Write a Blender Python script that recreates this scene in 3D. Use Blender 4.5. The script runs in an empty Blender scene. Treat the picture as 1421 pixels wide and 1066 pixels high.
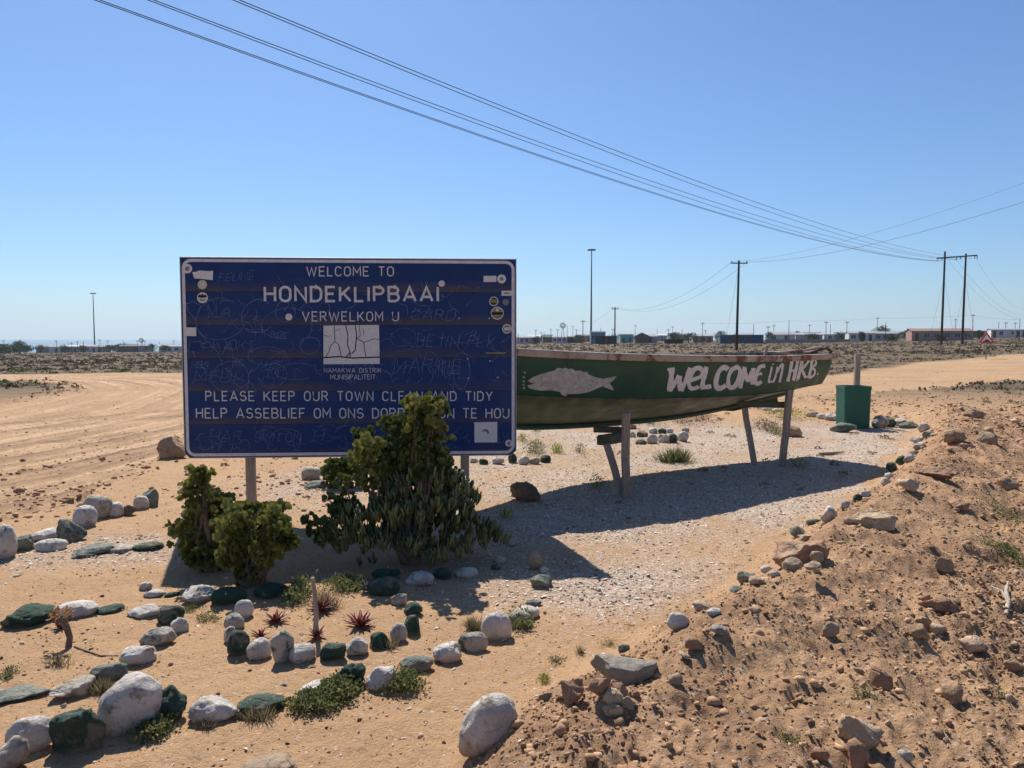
import bpy, math, random
import numpy as np
from mathutils import Vector, Matrix, noise as mnoise
from mathutils.geometry import delaunay_2d_cdt
R = math.radians
rnd = random.Random(7)
rng = np.random.default_rng(11)
scene = bpy.context.scene
COL = scene.collection

# ------------------------------------------------------------------ camera, sky, sun
F = 1068.0; CX = 710.5; CY = 533.0; HORIZ = 470.0; CAMZ = 1.55
PITCH = math.atan((CY-HORIZ)/F)
cam = bpy.data.cameras.new('camera'); camo = bpy.data.objects.new('camera', cam); COL.objects.link(camo)
camo.location = (0, 0, CAMZ); camo.rotation_euler = (math.pi/2-PITCH, 0, 0)
cam.sensor_width = 36; cam.lens = 36*F/1421; cam.clip_start = .05; cam.clip_end = 30000
scene.camera = camo
SUN_AZ = R(-18.5); SUN_EL = R(49)
world = bpy.data.worlds.new('World'); scene.world = world; world.use_nodes = True
wn = world.node_tree; bg = wn.nodes['Background']
sky = wn.nodes.new('ShaderNodeTexSky'); sky.sky_type = 'NISHITA'; sky.sun_disc = False
sky.sun_elevation = SUN_EL; sky.sun_rotation = SUN_AZ
sky.air_density = 1.0; sky.dust_density = .5; sky.ozone_density = 3.0; sky.altitude = 0
tint = wn.nodes.new('ShaderNodeMix'); tint.data_type = 'RGBA'; tint.blend_type = 'MULTIPLY'; tint.inputs[0].default_value = 1
wn.links.new(sky.outputs[0], tint.inputs[6]); tint.inputs[7].default_value = (.745, .98, 1.25, 1)
wn.links.new(tint.outputs[2], bg.inputs[0]); bg.inputs[1].default_value = .069
sl = bpy.data.lights.new('sun', 'SUN'); so = bpy.data.objects.new('sun', sl); COL.objects.link(so)
sl.energy = 5.0; sl.angle = R(.55); sl.color = (1, .945, .86)
SD = Vector((math.sin(SUN_AZ)*math.cos(SUN_EL), math.cos(SUN_AZ)*math.cos(SUN_EL), math.sin(SUN_EL)))
so.rotation_euler = SD.to_track_quat('Z', 'Y').to_euler(); so.location = (-30, 90, 110)
vs = scene.view_settings; vs.view_transform = 'Standard'; vs.look = 'None'; vs.gamma = 1; vs.exposure = .44
vs.use_curve_mapping = False

# ------------------------------------------------------------------ view rays used to survey positions on the ground
FW = np.array((0, math.cos(PITCH), -math.sin(PITCH))); UP = np.array((0, math.sin(PITCH), math.cos(PITCH)))
def ray(px, py):
    return np.array((1., 0, 0))*(px-CX)/F + UP*(CY-py)/F + FW
def proj(p):
    d = np.asarray(p, float)-np.array((0, 0, CAMZ)); w = d@FW
    return CX+F*d[0]/w, CY-F*(d@UP)/w
def at(px, py, Y):                                   # point on the ray at world distance Y
    d = ray(px, py); t = Y/d[1]
    return np.array((d[0]*t, Y, CAMZ+d[2]*t))

# ------------------------------------------------------------------ terrain
def _h(ix, iy, s):
    with np.errstate(over='ignore'):
        n = (ix.astype(np.int64)*374761393 + iy.astype(np.int64)*668265263 + s*974634777) & 0xffffffff
        n = ((n ^ (n >> 13))*1274126177) & 0xffffffff
        n = (n ^ (n >> 16)) & 0xffff
    return n/65535.
def vn(x, y, s=0):
    ix = np.floor(x); iy = np.floor(y); fx = x-ix; fy = y-iy
    fx = fx*fx*fx*(fx*(fx*6-15)+10); fy = fy*fy*fy*(fy*(fy*6-15)+10)
    a = _h(ix, iy, s); b = _h(ix+1, iy, s); c = _h(ix, iy+1, s); d = _h(ix+1, iy+1, s)
    return (a+(b-a)*fx)*(1-fy)+(c+(d-c)*fx)*fy
def fbm(x, y, s=0, o=3, g=.5):
    r = 0; a = 1; t = 0
    for i in range(o):
        r = r+a*(vn(x*2**i+17.3*i, y*2**i-9.1*i, s+i)-.5); t += a; a *= g
    return r/t*2
def ss(a, b, x):
    t = np.clip((x-a)/(b-a), 0, 1); return t*t*(3-2*t)
TOE = np.array([(-1.6, -3), (-1.0, .6), (-.55, 2.1), (-.19, 2.9), (.03, 3.28), (.53, 3.8), (.9, 4.24), (1.5, 5.0), (2.2, 6.0), (3.9, 8.2), (5.6, 10.9), (7.3, 13.9), (8.6, 16.6), (10, 22)])
def toe(x, y):
    best = np.full(np.shape(x), 1e9); sg = np.zeros(np.shape(x))
    for a, b in zip(TOE[:-1], TOE[1:]):
        d = b-a; L = d@d
        t = np.clip(((x-a[0])*d[0]+(y-a[1])*d[1])/L, 0, 1)
        qx = x-a[0]-t*d[0]; qy = y-a[1]-t*d[1]; q = np.hypot(qx, qy)
        c = d[1]*qx-d[0]*qy
        m = q < best; best = np.where(m, q, best); sg = np.where(m, np.sign(c), sg)
    return best*sg
def wob(x, y): return x+.35*fbm(x*.9, y*.9, 51, 3), y+.35*fbm(x*.9, y*.9, 57, 3)
RN = np.array([(-60, 3.5), (-7, 4.6), (-4.9, 6.0), (-4.3, 7.6), (-4.3, 9.9), (-3.2, 12), (0, 14.5), (3, 16.5), (6.7, 18.4), (11, 22), (18.4, 27.6), (40, 38), (90, 60)])
RF = np.array([(-90, 44), (-27, 38), (-16.5, 38), (-6, 35), (3, 31), (8, 30.5), (13, 32.5), (25, 47), (41, 61), (90, 92)])
def road_mask(x, y):
    x2, y2 = x+.8*fbm(x*.5, y*.5, 61, 3), y+.5*fbm(x*1.3, y*1.3, 67, 3)
    near = np.interp(x2, RN[:, 0], RN[:, 1]); near = np.where((x2 < -4.3) & (x2 > -4.95), near, near)
    far = np.interp(x2, RF[:, 0], RF[:, 1])
    m = ss(0, .35, y2-near)*ss(0, 1.2, far-y2)
    r = np.hypot(x+29, y-15)
    isl = ss(16.6, 18.2, r+.8*fbm(x*.4, y*.4, 71, 2))
    return m*np.where((x < -12), isl, 1)
def shell_mask(x, y, tb=None):
    if tb is None: tb = toe(x, y)
    g = ss(-.9, .2, x+.10*(y-6)+.9*fbm(x*1.1, y*1.1, 81, 3))*ss(5.1, 6.3, y+.9*fbm(x*1.1, y*1.1, 83, 3))*ss(15.5, 12.5, y)
    g = g*ss(.15, -.35, tb+.3*fbm(x*2, y*2, 87, 2))
    l = np.exp(-(((x+3.1)/.8)**2+((y-5.55)/.42)**2)**1.5)*.8
    c = np.exp(-(((x-.75)/.95)**2+((y-4.85)/.75)**2)**1.2)*.75*ss(.1, -.3, tb)
    b = np.exp(-(((x+1.8)/1.1)**2+((y-8.3)/1.3)**2)**1.5)*.6
    p = .40+1.5*fbm(x*1.7, y*1.7, 89, 4)
    return np.clip(np.maximum.reduce([g, l, c, b])*(.62+p*.6), 0, 1)
def rut_f(r): return np.sin(r*5.2)*.4+np.sin(r*12.7+2)*.35+np.sin(r*23.1+1)*.35+np.sin(r*41)*.2
def H(x, y, fine=True):
    x = np.asarray(x, float); y = np.asarray(y, float)
    D = np.hypot(x, y); ta = x/np.maximum(y, 1e-3); ta = np.where(y > 0, ta, np.sign(x)*1.0)
    sl_ = np.interp(ta, (-1, -.6, -.43, 0, .3, .56, .64, 1), (-.0128, -.0125, -.012, -.001, .0015, .005, .008, .009))
    z = sl_*np.maximum(D-22, 0)*ss(20, 60, D)
    z = z - np.maximum(D-480, 0)**1.3*.006
    tb = toe(x, y); wy = ss(17.5, 14.0, y)*ss(60, 20, D)
    crest = .33*ss(0, .62, tb+.10*fbm(x*1.7, y*1.7, 5, 2))
    fall = -.19*np.clip(tb-.75, 0, 3.4)-.02*np.clip(tb-4.1, 0, 6)
    z = z+(crest+fall)*wy
    rm = road_mask(x, y)
    bw = ss(.05, .55, tb)*wy
    n1 = fbm(x*2.2, y*2.2, 1, 3); n2 = fbm(x*9, y*9, 2, 3)
    z = z+(.014*fbm(x*.7, y*.7, 3, 2)+.010*fbm(x*3.3, y*3.3, 4, 2))*ss(40, 10, D)
    patch = ss(-.25, .35, fbm(x*1.1, y*1.1, 44, 2))
    z = z+bw*(.075*n1+(.020+.038*patch)*n2)
    z = z+(1-bw)*(1-rm)*(.007*n2+.012*n1)*ss(60, 15, D)
    # verge of thrown up soil along the near edge of the road
    rg = rm*(1-rm)*4
    z = z+rg*(.06+.10*fbm(x*3, y*3, 8, 3))*ss(45, 14, D)
    r = np.hypot(x+29, y-15)+.25*fbm(x*.25, y*.25, 9, 2)
    rut = rut_f(r)
    z = z+rm*ss(15, 18, r)*ss(31, 26, r)*(.024*rut*(.6+.8*fbm(x*.3, y*.3, 10, 2)))+rm*.011*n2
    z = z+(1-rm)*ss(24, 45, D)*(.10*fbm(x*.35, y*.35, 12, 3)+.05*fbm(x*1.1, y*1.1, 13, 2))*ss(400, 200, D)
    if fine:
        z = z+.0045*fbm(x*30, y*30, 14, 2)*(1+2.6*bw)
    return z
def hit(px, py):                                     # first ground point along a sight line
    d = ray(px, py); t = np.geomspace(1.2, 900, 1500)
    z = CAMZ+d[2]*t; g = H(d[0]*t, d[1]*t)
    k = np.argmax(z < g); k = max(k, 1)
    a = z[k-1]-g[k-1]; b = z[k]-g[k]; tt = t[k-1]+(t[k]-t[k-1])*a/(a-b)
    p = d*tt; return np.array((p[0], p[1], CAMZ+p[2]))
def hz(x, y): return float(H(np.array([x]), np.array([y]))[0])

# ------------------------------------------------------------------ small helpers
def tag(o, label=None, cat=None, group=None, kind=None):
    if label: o['label'] = label
    if cat: o['category'] = cat
    if group: o['group'] = group
    if kind: o['kind'] = kind
    return o
def empty(name, loc, rz=0, **k):
    o = bpy.data.objects.new(name, None); COL.objects.link(o); o.location = loc; o.rotation_euler = (0, 0, rz)
    o.empty_display_size = .2
    bpy.context.view_layer.update() if False else None
    return tag(o, **k)
def link(name, me, parent=None, loc=None, **k):
    o = bpy.data.objects.new(name, me); COL.objects.link(o)
    if parent is not None: o.parent = parent
    if loc is not None: o.location = loc
    return tag(o, **k)
def npmesh(name, V, Fc, mat=None, smooth=False, n=None):
    """V (k,3), Fc (m,n) numpy"""
    me = bpy.data.meshes.new(name); V = np.ascontiguousarray(V, dtype=np.float32); Fc = np.ascontiguousarray(Fc, dtype=np.int32)
    n = Fc.shape[1]
    me.vertices.add(len(V)); me.vertices.foreach_set('co', V.ravel())
    me.loops.add(Fc.size); me.loops.foreach_set('vertex_index', Fc.ravel())
    me.polygons.add(len(Fc)); me.polygons.foreach_set('loop_start', np.arange(len(Fc), dtype=np.int32)*n)
    me.polygons.foreach_set('loop_total', np.full(len(Fc), n, dtype=np.int32))
    if smooth: me.polygons.foreach_set('use_smooth', np.ones(len(Fc), dtype=bool))
    me.update(calc_edges=True); me.validate()
    if mat: me.materials.append(mat)
    return me
class MB:
    def __init__(s): s.v = []; s.f = []; s.sm = []
    def add(s, vs, fs, smooth=False):
        o = len(s.v); s.v += [tuple(map(float, p)) for p in vs]; s.f += [tuple(i+o for i in f) for f in fs]; s.sm += [smooth]*len(fs)
    def box(s, c, sz, rot=None, bev=0):
        c = Vector(c); x, y, z = (q/2 for q in sz)
        P = [Vector((a*x, b*y, d*z)) for a in (-1, 1) for b in (-1, 1) for d in (-1, 1)]
        if rot is not None: P = [rot @ p for p in P]
        s.add([c+p for p in P], [(0, 1, 3, 2), (4, 6, 7, 5), (0, 4, 5, 1), (2, 3, 7, 6), (0, 2, 6, 4), (1, 5, 7, 3)])
    def beam(s, a, b, w, h, up=(0, 0, 1), rough=0, nseg=1, seed=0):
        """rectangular timber from a to b, slightly uneven"""
        a = Vector(a); b = Vector(b); d = (b-a).normalized(); u = Vector(up)
        if abs(d.dot(u)) > .95: u = Vector((0, 1, 0))
        sx = d.cross(u).normalized(); sy = sx.cross(d).normalized(); r = random.Random(seed)
        V = []; Fs = []
        for i in range(nseg+1):
            c = a+(b-a)*i/nseg+Vector((r.uniform(-1, 1), r.uniform(-1, 1), 0))*rough
            for (p, q) in ((-.38, -.5), (.38, -.5), (.5, -.38), (.5, .38), (.38, .5), (-.38, .5), (-.5, .38), (-.5, -.38)):
                V.append(c+sx*w*p+sy*h*q)
        for i in range(nseg):
            for j in range(8):
                k = (j+1) % 8; Fs.append((i*8+j, i*8+k, i*8+8+k, i*8+8+j))
        Fs.append(tuple(range(7, -1, -1))); Fs.append(tuple(nseg*8+j for j in range(8)))
        s.add(V, Fs)
    def tube(s, path, rad, n=8, cap=True, smooth=True):
        P = [Vector(p) for p in path]; m = len(P)
        if not hasattr(rad, '__len__'): rad = [rad]*m
        V = []; Fs = []; t0 = (P[1]-P[0]).normalized(); ref = Vector((0, 0, 1)) if abs(t0.z) < .9 else Vector((1, 0, 0))
        for i in range(m):
            t = (P[min(i+1, m-1)]-P[max(i-1, 0)]).normalized()
            a = t.cross(ref).normalized(); b = t.cross(a).normalized()
            for j in range(n):
                q = 2*math.pi*j/n; V.append(P[i]+(a*math.cos(q)+b*math.sin(q))*rad[i])
        for i in range(m-1):
            for j in range(n):
                k = (j+1) % n; Fs.append((i*n+j, i*n+k, i*n+n+k, i*n+n+j))
        s.add(V, Fs, smooth)
        if cap: s.add([V[j] for j in range(n)], [tuple(range(n))]); s.add([V[(m-1)*n+j] for j in range(n)], [tuple(range(n))])
    def prism(s, pts, ax):                           # polygon pts extruded by vector ax
        n = len(pts); P = [Vector(p) for p in pts]; A = Vector(ax)
        s.add(P+[p+A for p in P], [tuple(range(n-1, -1, -1)), tuple(range(n, 2*n))]+[(i, (i+1) % n, (i+1) % n+n, i+n) for i in range(n)])
    def build(s, name, mat, parent=None, origin=(0, 0, 0), **k):
        me = bpy.data.meshes.new(name); o = Vector(origin)
        me.from_pydata([tuple(Vector(p)-o) for p in s.v], [], s.f)
        me.polygons.foreach_set('use_smooth', s.sm); me.update()
        if mat: me.materials.append(mat)
        return link(name, me, parent, loc=None if parent is not None else origin, **k)

# ------------------------------------------------------------------ materials
class NT:
    def __init__(s, name, rough=.85, spec=.3):
        s.m = bpy.data.materials.new(name); s.m.use_nodes = True; s.t = s.m.node_tree; s.b = s.t.nodes['Principled BSDF']
        s.b.inputs['Roughness'].default_value = rough; s.b.inputs['Specular IOR Level'].default_value = spec
        s.tc = s.n('ShaderNodeTexCoord')
    def n(s, k, **kw):
        q = s.t.nodes.new(k)
        for a, v in kw.items(): setattr(q, a, v)
        return q
    def l(s, a, b): s.t.links.new(a, b)
    def noise(s, sc, det=4, co=None, rough=.55, dist=0, map_=None):
        q = s.n('ShaderNodeTexNoise'); q.inputs['Scale'].default_value = sc; q.inputs['Detail'].default_value = det
        q.inputs['Roughness'].default_value = rough; q.inputs['Distortion'].default_value = dist
        c = co or s.tc.outputs['Object']
        if map_:
            mp = s.n('ShaderNodeMapping'); mp.inputs['Scale'].default_value = map_; s.l(c, mp.inputs[0]); c = mp.outputs[0]
        s.l(c, q.inputs['Vector']); return q.outputs['Fac']
    def vor(s, sc, out='Distance', co=None, feature='F1'):
        q = s.n('ShaderNodeTexVoronoi', feature=feature); q.inputs['Scale'].default_value = sc
        s.l(co or s.tc.outputs['Object'], q.inputs['Vector']); return q.outputs[out]
    def ramp(s, f, a, b, lo=0., hi=1.):
        q = s.n('ShaderNodeMapRange'); q.inputs[1].default_value = a; q.inputs[2].default_value = b
        q.inputs[3].default_value = lo; q.inputs[4].default_value = hi; s.l(f, q.inputs[0]); return q.outputs[0]
    def mix(s, f, a, b, mode='MIX'):
        q = s.n('ShaderNodeMix', data_type='RGBA', blend_type=mode)
        for i, v in ((0, f), (6, a), (7, b)):
            if isinstance(v, (int, float)): q.inputs[i].default_value = v
            elif isinstance(v, tuple): q.inputs[i].default_value = (*v[:3], 1)
            else: s.l(v, q.inputs[i])
        return q.outputs[2]
    def math(s, op, a, b=0.):
        q = s.n('ShaderNodeMath', operation=op)
        for i, v in ((0, a), (1, b)):
            if isinstance(v, (int, float)): q.inputs[i].default_value = v
            else: s.l(v, q.inputs[i])
        return q.outputs[0]
    def sep(s, v):
        q = s.n('ShaderNodeSeparateXYZ'); s.l(v, q.inputs[0]); return q.outputs
    def attr(s, nm):
        q = s.n('ShaderNodeAttribute', attribute_name=nm); return q.outputs
    def rand(s): return s.n('ShaderNodeObjectInfo').outputs['Random']
    def island(s): return s.n('ShaderNodeNewGeometry').outputs['Random Per Island']
    def out(s, col, bump=None, bs=.4, bd=.01, rough=None):
        if isinstance(col, tuple): s.b.inputs['Base Color'].default_value = (*col[:3], 1)
        else: s.l(col, s.b.inputs['Base Color'])
        if bump is not None:
            q = s.n('ShaderNodeBump'); q.inputs['Strength'].default_value = bs; q.inputs['Distance'].default_value = bd
            s.l(bump, q.inputs['Height']); s.l(q.outputs[0], s.b.inputs['Normal'])
        if rough is not None: s.l(rough, s.b.inputs['Roughness'])
        return s.m
def plain(name, col, rough=.8, var=.12, sc=12, bump=0, spec=.3, metal=0):
    q = NT(name, rough, spec); q.b.inputs['Metallic'].default_value = metal
    f = q.ramp(q.noise(sc, 5), .3, .7); a = tuple(c*(1-var) for c in col); b = tuple(min(1, c*(1+var)) for c in col)
    return q.out(q.mix(f, a, b), q.noise(sc*5, 4) if bump else None, bump, .01)

# ground -----------------------------------------------------------
def ground_material():
    q = NT('ground_soil', .95, .1); co = q.tc.outputs['Object']
    a = q.attr('zone'); sp = q.n('ShaderNodeSeparateColor'); q.l(a['Color'], sp.inputs[0])
    shell, road, berm = sp.outputs[0], sp.outputs[1], sp.outputs[2]
    scrub = q.attr('scrub')['Fac']; rutv = q.attr('rut')['Fac']
    big = q.ramp(q.noise(.8, 5, co), .3, .7); mid = q.ramp(q.noise(7, 6, co), .3, .72); fine = q.ramp(q.noise(90, 4, co), .3, .7)
    c = q.mix(big, (.38, .228, .115), (.51, .315, .165))
    c = q.mix(q.math('MULTIPLY', mid, .45), c, (.42, .25, .14))
    c = q.mix(q.math('MULTIPLY', fine, .35), c, (.60, .41, .26))
    rd = q.mix(q.ramp(q.noise(.35, 6, co), .3, .7), (.45, .285, .152), (.36, .222, .12))
    rd = q.mix(q.math('MULTIPLY', q.ramp(q.noise(14, 5, co), .45, .75), .5), rd, (.60, .42, .28))
    rd = q.mix(q.ramp(rutv, .42, .9), rd, (.25, .155, .095)); rd = q.mix(q.ramp(rutv, .35, .05), rd, (.56, .375, .225))  # compacted soil bands, with rut shading the relief lacks put into the colour
    rd = q.mix(q.math('MULTIPLY', q.ramp(q.noise(22, 8, co, .75), .52, .64), .6), rd, (.24, .145, .09))
    c = q.mix(q.math('MULTIPLY', q.ramp(q.noise(38, 6, co, .7), .52, .62), .55), c, (.33, .19, .10))
    c = q.mix(q.math('MULTIPLY', q.ramp(q.noise(2.6, 6, co, .65), .55, .7), .45), c, (.40, .245, .14))
    c = q.mix(road, c, rd)
    bc = q.mix(q.ramp(q.noise(3.2, 6, co), .32, .68), (.27, .158, .09), (.53, .325, .185))
    bc = q.mix(q.math('MULTIPLY', q.ramp(q.noise(28, 5, co), .4, .7), .5), bc, (.25, .15, .09))
    c = q.mix(berm, c, bc)
    # crushed shell
    vd = q.vor(75, 'Color', co); vs_ = q.n('ShaderNodeSeparateColor'); q.l(vd, vs_.inputs[0])
    flake = q.ramp(q.math('ADD', vs_.outputs[0], q.math('MULTIPLY', shell, .85)), .92, 1.02)
    fl = q.mix(vs_.outputs[1], (.68, .58, .48), (.36, .27, .205))
    c = q.mix(q.math('MULTIPLY', flake, .85), c, fl)
    pale = q.math('MULTIPLY', shell, .22); c = q.mix(pale, c, (.56, .44, .34))
    c = q.mix(q.math('MULTIPLY', q.math('MULTIPLY', shell, q.ramp(q.noise(45, 6, co, .7), .5, .62)), .6), c, (.22, .155, .11))
    sc_ = q.mix(q.ramp(q.noise(.22, 6, co), .35, .65), (.10, .070, .046), (.20, .145, .097))
    sc_ = q.mix(q.ramp(q.noise(.9, 5, co), .5, .68), sc_, (.075, .068, .036))
    c = q.mix(scrub, c, sc_)
    h = q.math('ADD', q.math('ADD', q.noise(60, 6, co, .7), q.math('MULTIPLY', q.math('MULTIPLY', q.noise(8, 6, co, .6), big), 1.5)), q.math('MULTIPLY', q.math('MULTIPLY', flake, .6), 1.))
    return q.out(c, h, .95, .018)
M = {}
M['ground'] = ground_material()

# ------------------------------------------------------------------ terrain mesh
r1 = .7*np.exp(np.arange(0, 480)*.0065); r1 = r1[r1 < 15]
r2 = r1[-1]*np.exp(np.arange(1, 360)*.012)
rr = np.concatenate([r1, r2]); 
az = np.concatenate([np.arange(-180, -48, 6.), np.arange(-48, 48.01, .145), np.arange(54, 180, 6.)])
azr = np.radians(az); NA = len(az); NR = len(rr)
gx = (rr[:, None]*np.sin(azr)[None]).ravel(); gy = (rr[:, None]*np.cos(azr)[None]).ravel()
gz = np.empty_like(gx)
for i in range(0, len(gx), 60000): gz[i:i+60000] = H(gx[i:i+60000], gy[i:i+60000])
gv = np.stack([gx, gy, gz], 1)
ii, jj = np.meshgrid(np.arange(NR-1), np.arange(NA), indexing='ij'); j2 = (jj+1) % NA
quads = np.stack([ii*NA+jj, ii*NA+j2, (ii+1)*NA+j2, (ii+1)*NA+jj], -1).reshape(-1, 4)[:, ::-1]
tbv = toe(gx, gy); gD = np.hypot(gx, gy)
wy_ = ss(17.5, 14.0, gy)*ss(60, 20, gD)
shv = shell_mask(gx, gy, tbv); rdv = road_mask(gx, gy)
bmv = ss(.0, .4, tbv+.15*fbm(gx*2.5, gy*2.5, 20, 3))*wy_
bmv = bmv*(.35+.65*ss(-.3, .2, fbm(gx*.9, gy*.9, 21, 3)+.25-.10*np.clip(tbv-1.4, 0, 4)))
scv = (1-rdv)*ss(17, 30, gD)*(1-bmv)
rtr = np.hypot(gx+29, gy-15)+.25*fbm(gx*.25, gy*.25, 9, 2); rtv = .36+.62*rut_f(rtr+.05*fbm(gx*2, gy*2, 36, 2))*ss(36, 27, rtr)*(.6+.7*fbm(gx*.25, gy*.25, 37, 2))+.22*fbm(gx*1.2, gy*1.2, 33, 3)
isl_ = (np.hypot(gx+29, gy-15) < 16.5)*(gx < -8)
def fmask(m): return m[quads].mean(1)
fr, fs, fb = fmask(rdv), fmask(shv), fmask((ss(.05, .2, tbv+.12*fbm(gx*3, gy*3, 22, 3))*(gy < 16.5)*(gy > -3)))
fD = gD[quads].mean(1)
cls = np.zeros(len(quads), int)
cls[(fr > .5)] = 1; cls[(fs > .42) & (cls == 0)] = 2; cls[(fb > .5) & (fD < 19)] = 3
zone = np.stack([shv, rdv, bmv, np.ones_like(shv)], 1).astype(np.float32)
for k, nm in enumerate(('ground', 'dirt_road', 'shell_gravel', 'earth_bank')):
    fq = quads[cls == k]; used = np.unique(fq); rm_ = np.full(len(gv), -1); rm_[used] = np.arange(len(used))
    me = npmesh(nm, gv[used], rm_[fq], M['ground'], smooth=True)
    at_ = me.color_attributes.new('zone', 'FLOAT_COLOR', 'POINT'); at_.data.foreach_set('color', zone[used].ravel())
    a3 = me.attributes.new('rut', 'FLOAT', 'POINT'); a3.data.foreach_set('value', rtv[used].astype(np.float32))
    a2 = me.attributes.new('scrub', 'FLOAT', 'POINT'); a2.data.foreach_set('value', scv[used].astype(np.float32))
    link(nm, me, kind='structure')
# plug under the viewer so the sheet has no hole
mb = MB(); k0 = [tuple(gv[j]) for j in range(NA)]; mb.add([(0, 0, hz(0, .1))]+k0, [(0, 1+(j+1) % NA, 1+j) for j in range(NA)]); 
mb.build('ground', M['ground'], kind='structure')
# sea
sm = NT('sea_water', .25, .5); sm.out((.03, .075, .10), sm.noise(.3, 4), .5, .4)
mb = MB(); n = 48; rs = (430, 900, 2500, 9000)
V = [(r*math.sin(2*math.pi*i/n), r*math.cos(2*math.pi*i/n), -8.) for r in rs for i in range(n)]
mb.add(V, [(a*n+i, a*n+n+i, a*n+n+(i+1) % n, a*n+(i+1) % n) for a in range(3) for i in range(n)])
mb.build('sea', sm.m, kind='structure')

# ------------------------------------------------------------------ rocks
def ico(sub):
    import bmesh
    bm = bmesh.new(); bmesh.ops.create_icosphere(bm, subdivisions=sub, radius=1)
    V = np.array([v.co[:] for v in bm.verts]); Fc = np.array([[v.index for v in f.verts] for f in bm.faces]); bm.free(); return V, Fc
ICO = {k: ico(k) for k in (1, 2, 3, 4)}
def rock_v(seed, sub=3, angular=.3, rough=.05, sup=2.4, lo=.17):
    r = np.random.default_rng(seed); V, Fc = ICO[sub]; V = V.copy()
    V = V/(np.abs(V)**sup).sum(1, keepdims=True)**(1/sup)
    npl = int(4+10*angular)
    for _ in range(npl):
        n = r.normal(size=3); n /= np.linalg.norm(n); d = r.uniform(.98-.55*angular, 1.02)
        e = np.maximum(0, V@n-d); V -= e[:, None]*n
    off = r.uniform(-50, 50, 3); a = np.zeros(len(V))
    for i, p in enumerate(V):
        q = Vector(p+off); a[i] = mnoise.noise(q*1.2)*lo+mnoise.noise(q*3.1)*rough*1.7-abs(mnoise.noise(q*4.7))*rough*1.3+mnoise.noise(q*9)*rough*.9+mnoise.noise(q*21)*rough*.45
    V *= (1+a)[:, None]
    V /= np.abs(V).max(0)[None]
    return V, Fc
# stone materials
def paint_stone(name, paint, stone=(.33, .27, .2), chip=.5, dust=(.50, .33, .2), rough=.75):
    q = NT(name, rough, .3); g = q.tc.outputs['Object']; rd = q.rand()
    vec = q.n('ShaderNodeVectorMath', operation='ADD'); q.l(g, vec.inputs[0])
    cb = q.n('ShaderNodeCombineXYZ'); q.l(q.math('MULTIPLY', rd, 37.), cb.inputs[0]); q.l(cb.outputs[0], vec.inputs[1]); co = vec.outputs[0]
    pv = q.mix(q.ramp(q.noise(9, 6, co), .3, .7), tuple(c*.72 for c in paint), tuple(min(1, c*1.15) for c in paint))
    pv = q.mix(q.math('MULTIPLY', rd, .3), pv, tuple(min(1, c*.8+.07) for c in paint))
    thr = q.math('ADD', q.math('MULTIPLY', q.noise(14, 8, co, .7, .4), .75), q.math('MULTIPLY', q.noise(4, 4, co), .45))
    ch = q.ramp(thr, .78-.22*chip, .84-.20*chip)
    c = q.mix(ch, pv, stone)
    z = q.sep(q.tc.outputs['Generated'])[2]
    dm = q.ramp(q.math('ADD', z, q.math('MULTIPLY', q.noise(16, 5, co), .35)), .55, .28)
    c = q.mix(q.math('MULTIPLY', dm, .6), c, dust)
    sp = q.ramp(q.noise(70, 3, co), .62, .7); c = q.mix(q.math('MULTIPLY', sp, .4), c, tuple(x*.45 for x in stone))
    cr = q.ramp(q.vor(9, 'Distance', co, 'DISTANCE_TO_EDGE'), .035, .0); crm = q.math('MULTIPLY', cr, q.ramp(q.noise(5, 3, co), .5, .62))
    c = q.mix(q.math('MULTIPLY', crm, .5), c, tuple(x*.35 for x in stone))
    gr = q.ramp(q.noise(6, 7, co, .7, .3), .48, .72); c = q.mix(q.math('MULTIPLY', gr, .42), c, tuple(x*.6 for x in stone))
    h = q.math('ADD', q.noise(24, 9, co, .72), q.math('MULTIPLY', q.vor(34, 'Distance', co), .25)); h = q.math('SUBTRACT', h, q.math('MULTIPLY', crm, .35))
    return q.out(c, h, .9, .03)
M['w'] = paint_stone('white_painted_stone', (.66, .60, .53), (.33, .26, .19), .62)
M['wd'] = paint_stone('weathered_white_stone', (.54, .46, .37), (.28, .24, .19), .8)
M['g'] = paint_stone('green_painted_stone', (.017, .062, .036), (.17, .16, .115), .72)
M['gp'] = paint_stone('worn_green_stone', (.055, .12, .085), (.24, .235, .19), 1.15)
M['gs'] = paint_stone('grey_slab_with_green_paint', (.045, .10, .07), (.33, .285, .225), 1.75)
M['gw'] = paint_stone('half_green_stone', (.03, .09, .055), (.50, .44, .37), 1.15)
M['t'] = paint_stone('tan_rock', (.50, .32, .185), (.36, .225, .13), .8)
M['r'] = paint_stone('red_brown_rock', (.42, .23, .13), (.50, .33, .22), .7)
M['s'] = paint_stone('grey_rock', (.44, .32, .21), (.30, .21, .135), .7)
M['k'] = paint_stone('dark_rock', (.19, .13, .085), (.28, .19, .12), .8)
M['p'] = paint_stone('pale_limestone', (.62, .44, .28), (.46, .31, .19), .6)

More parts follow.
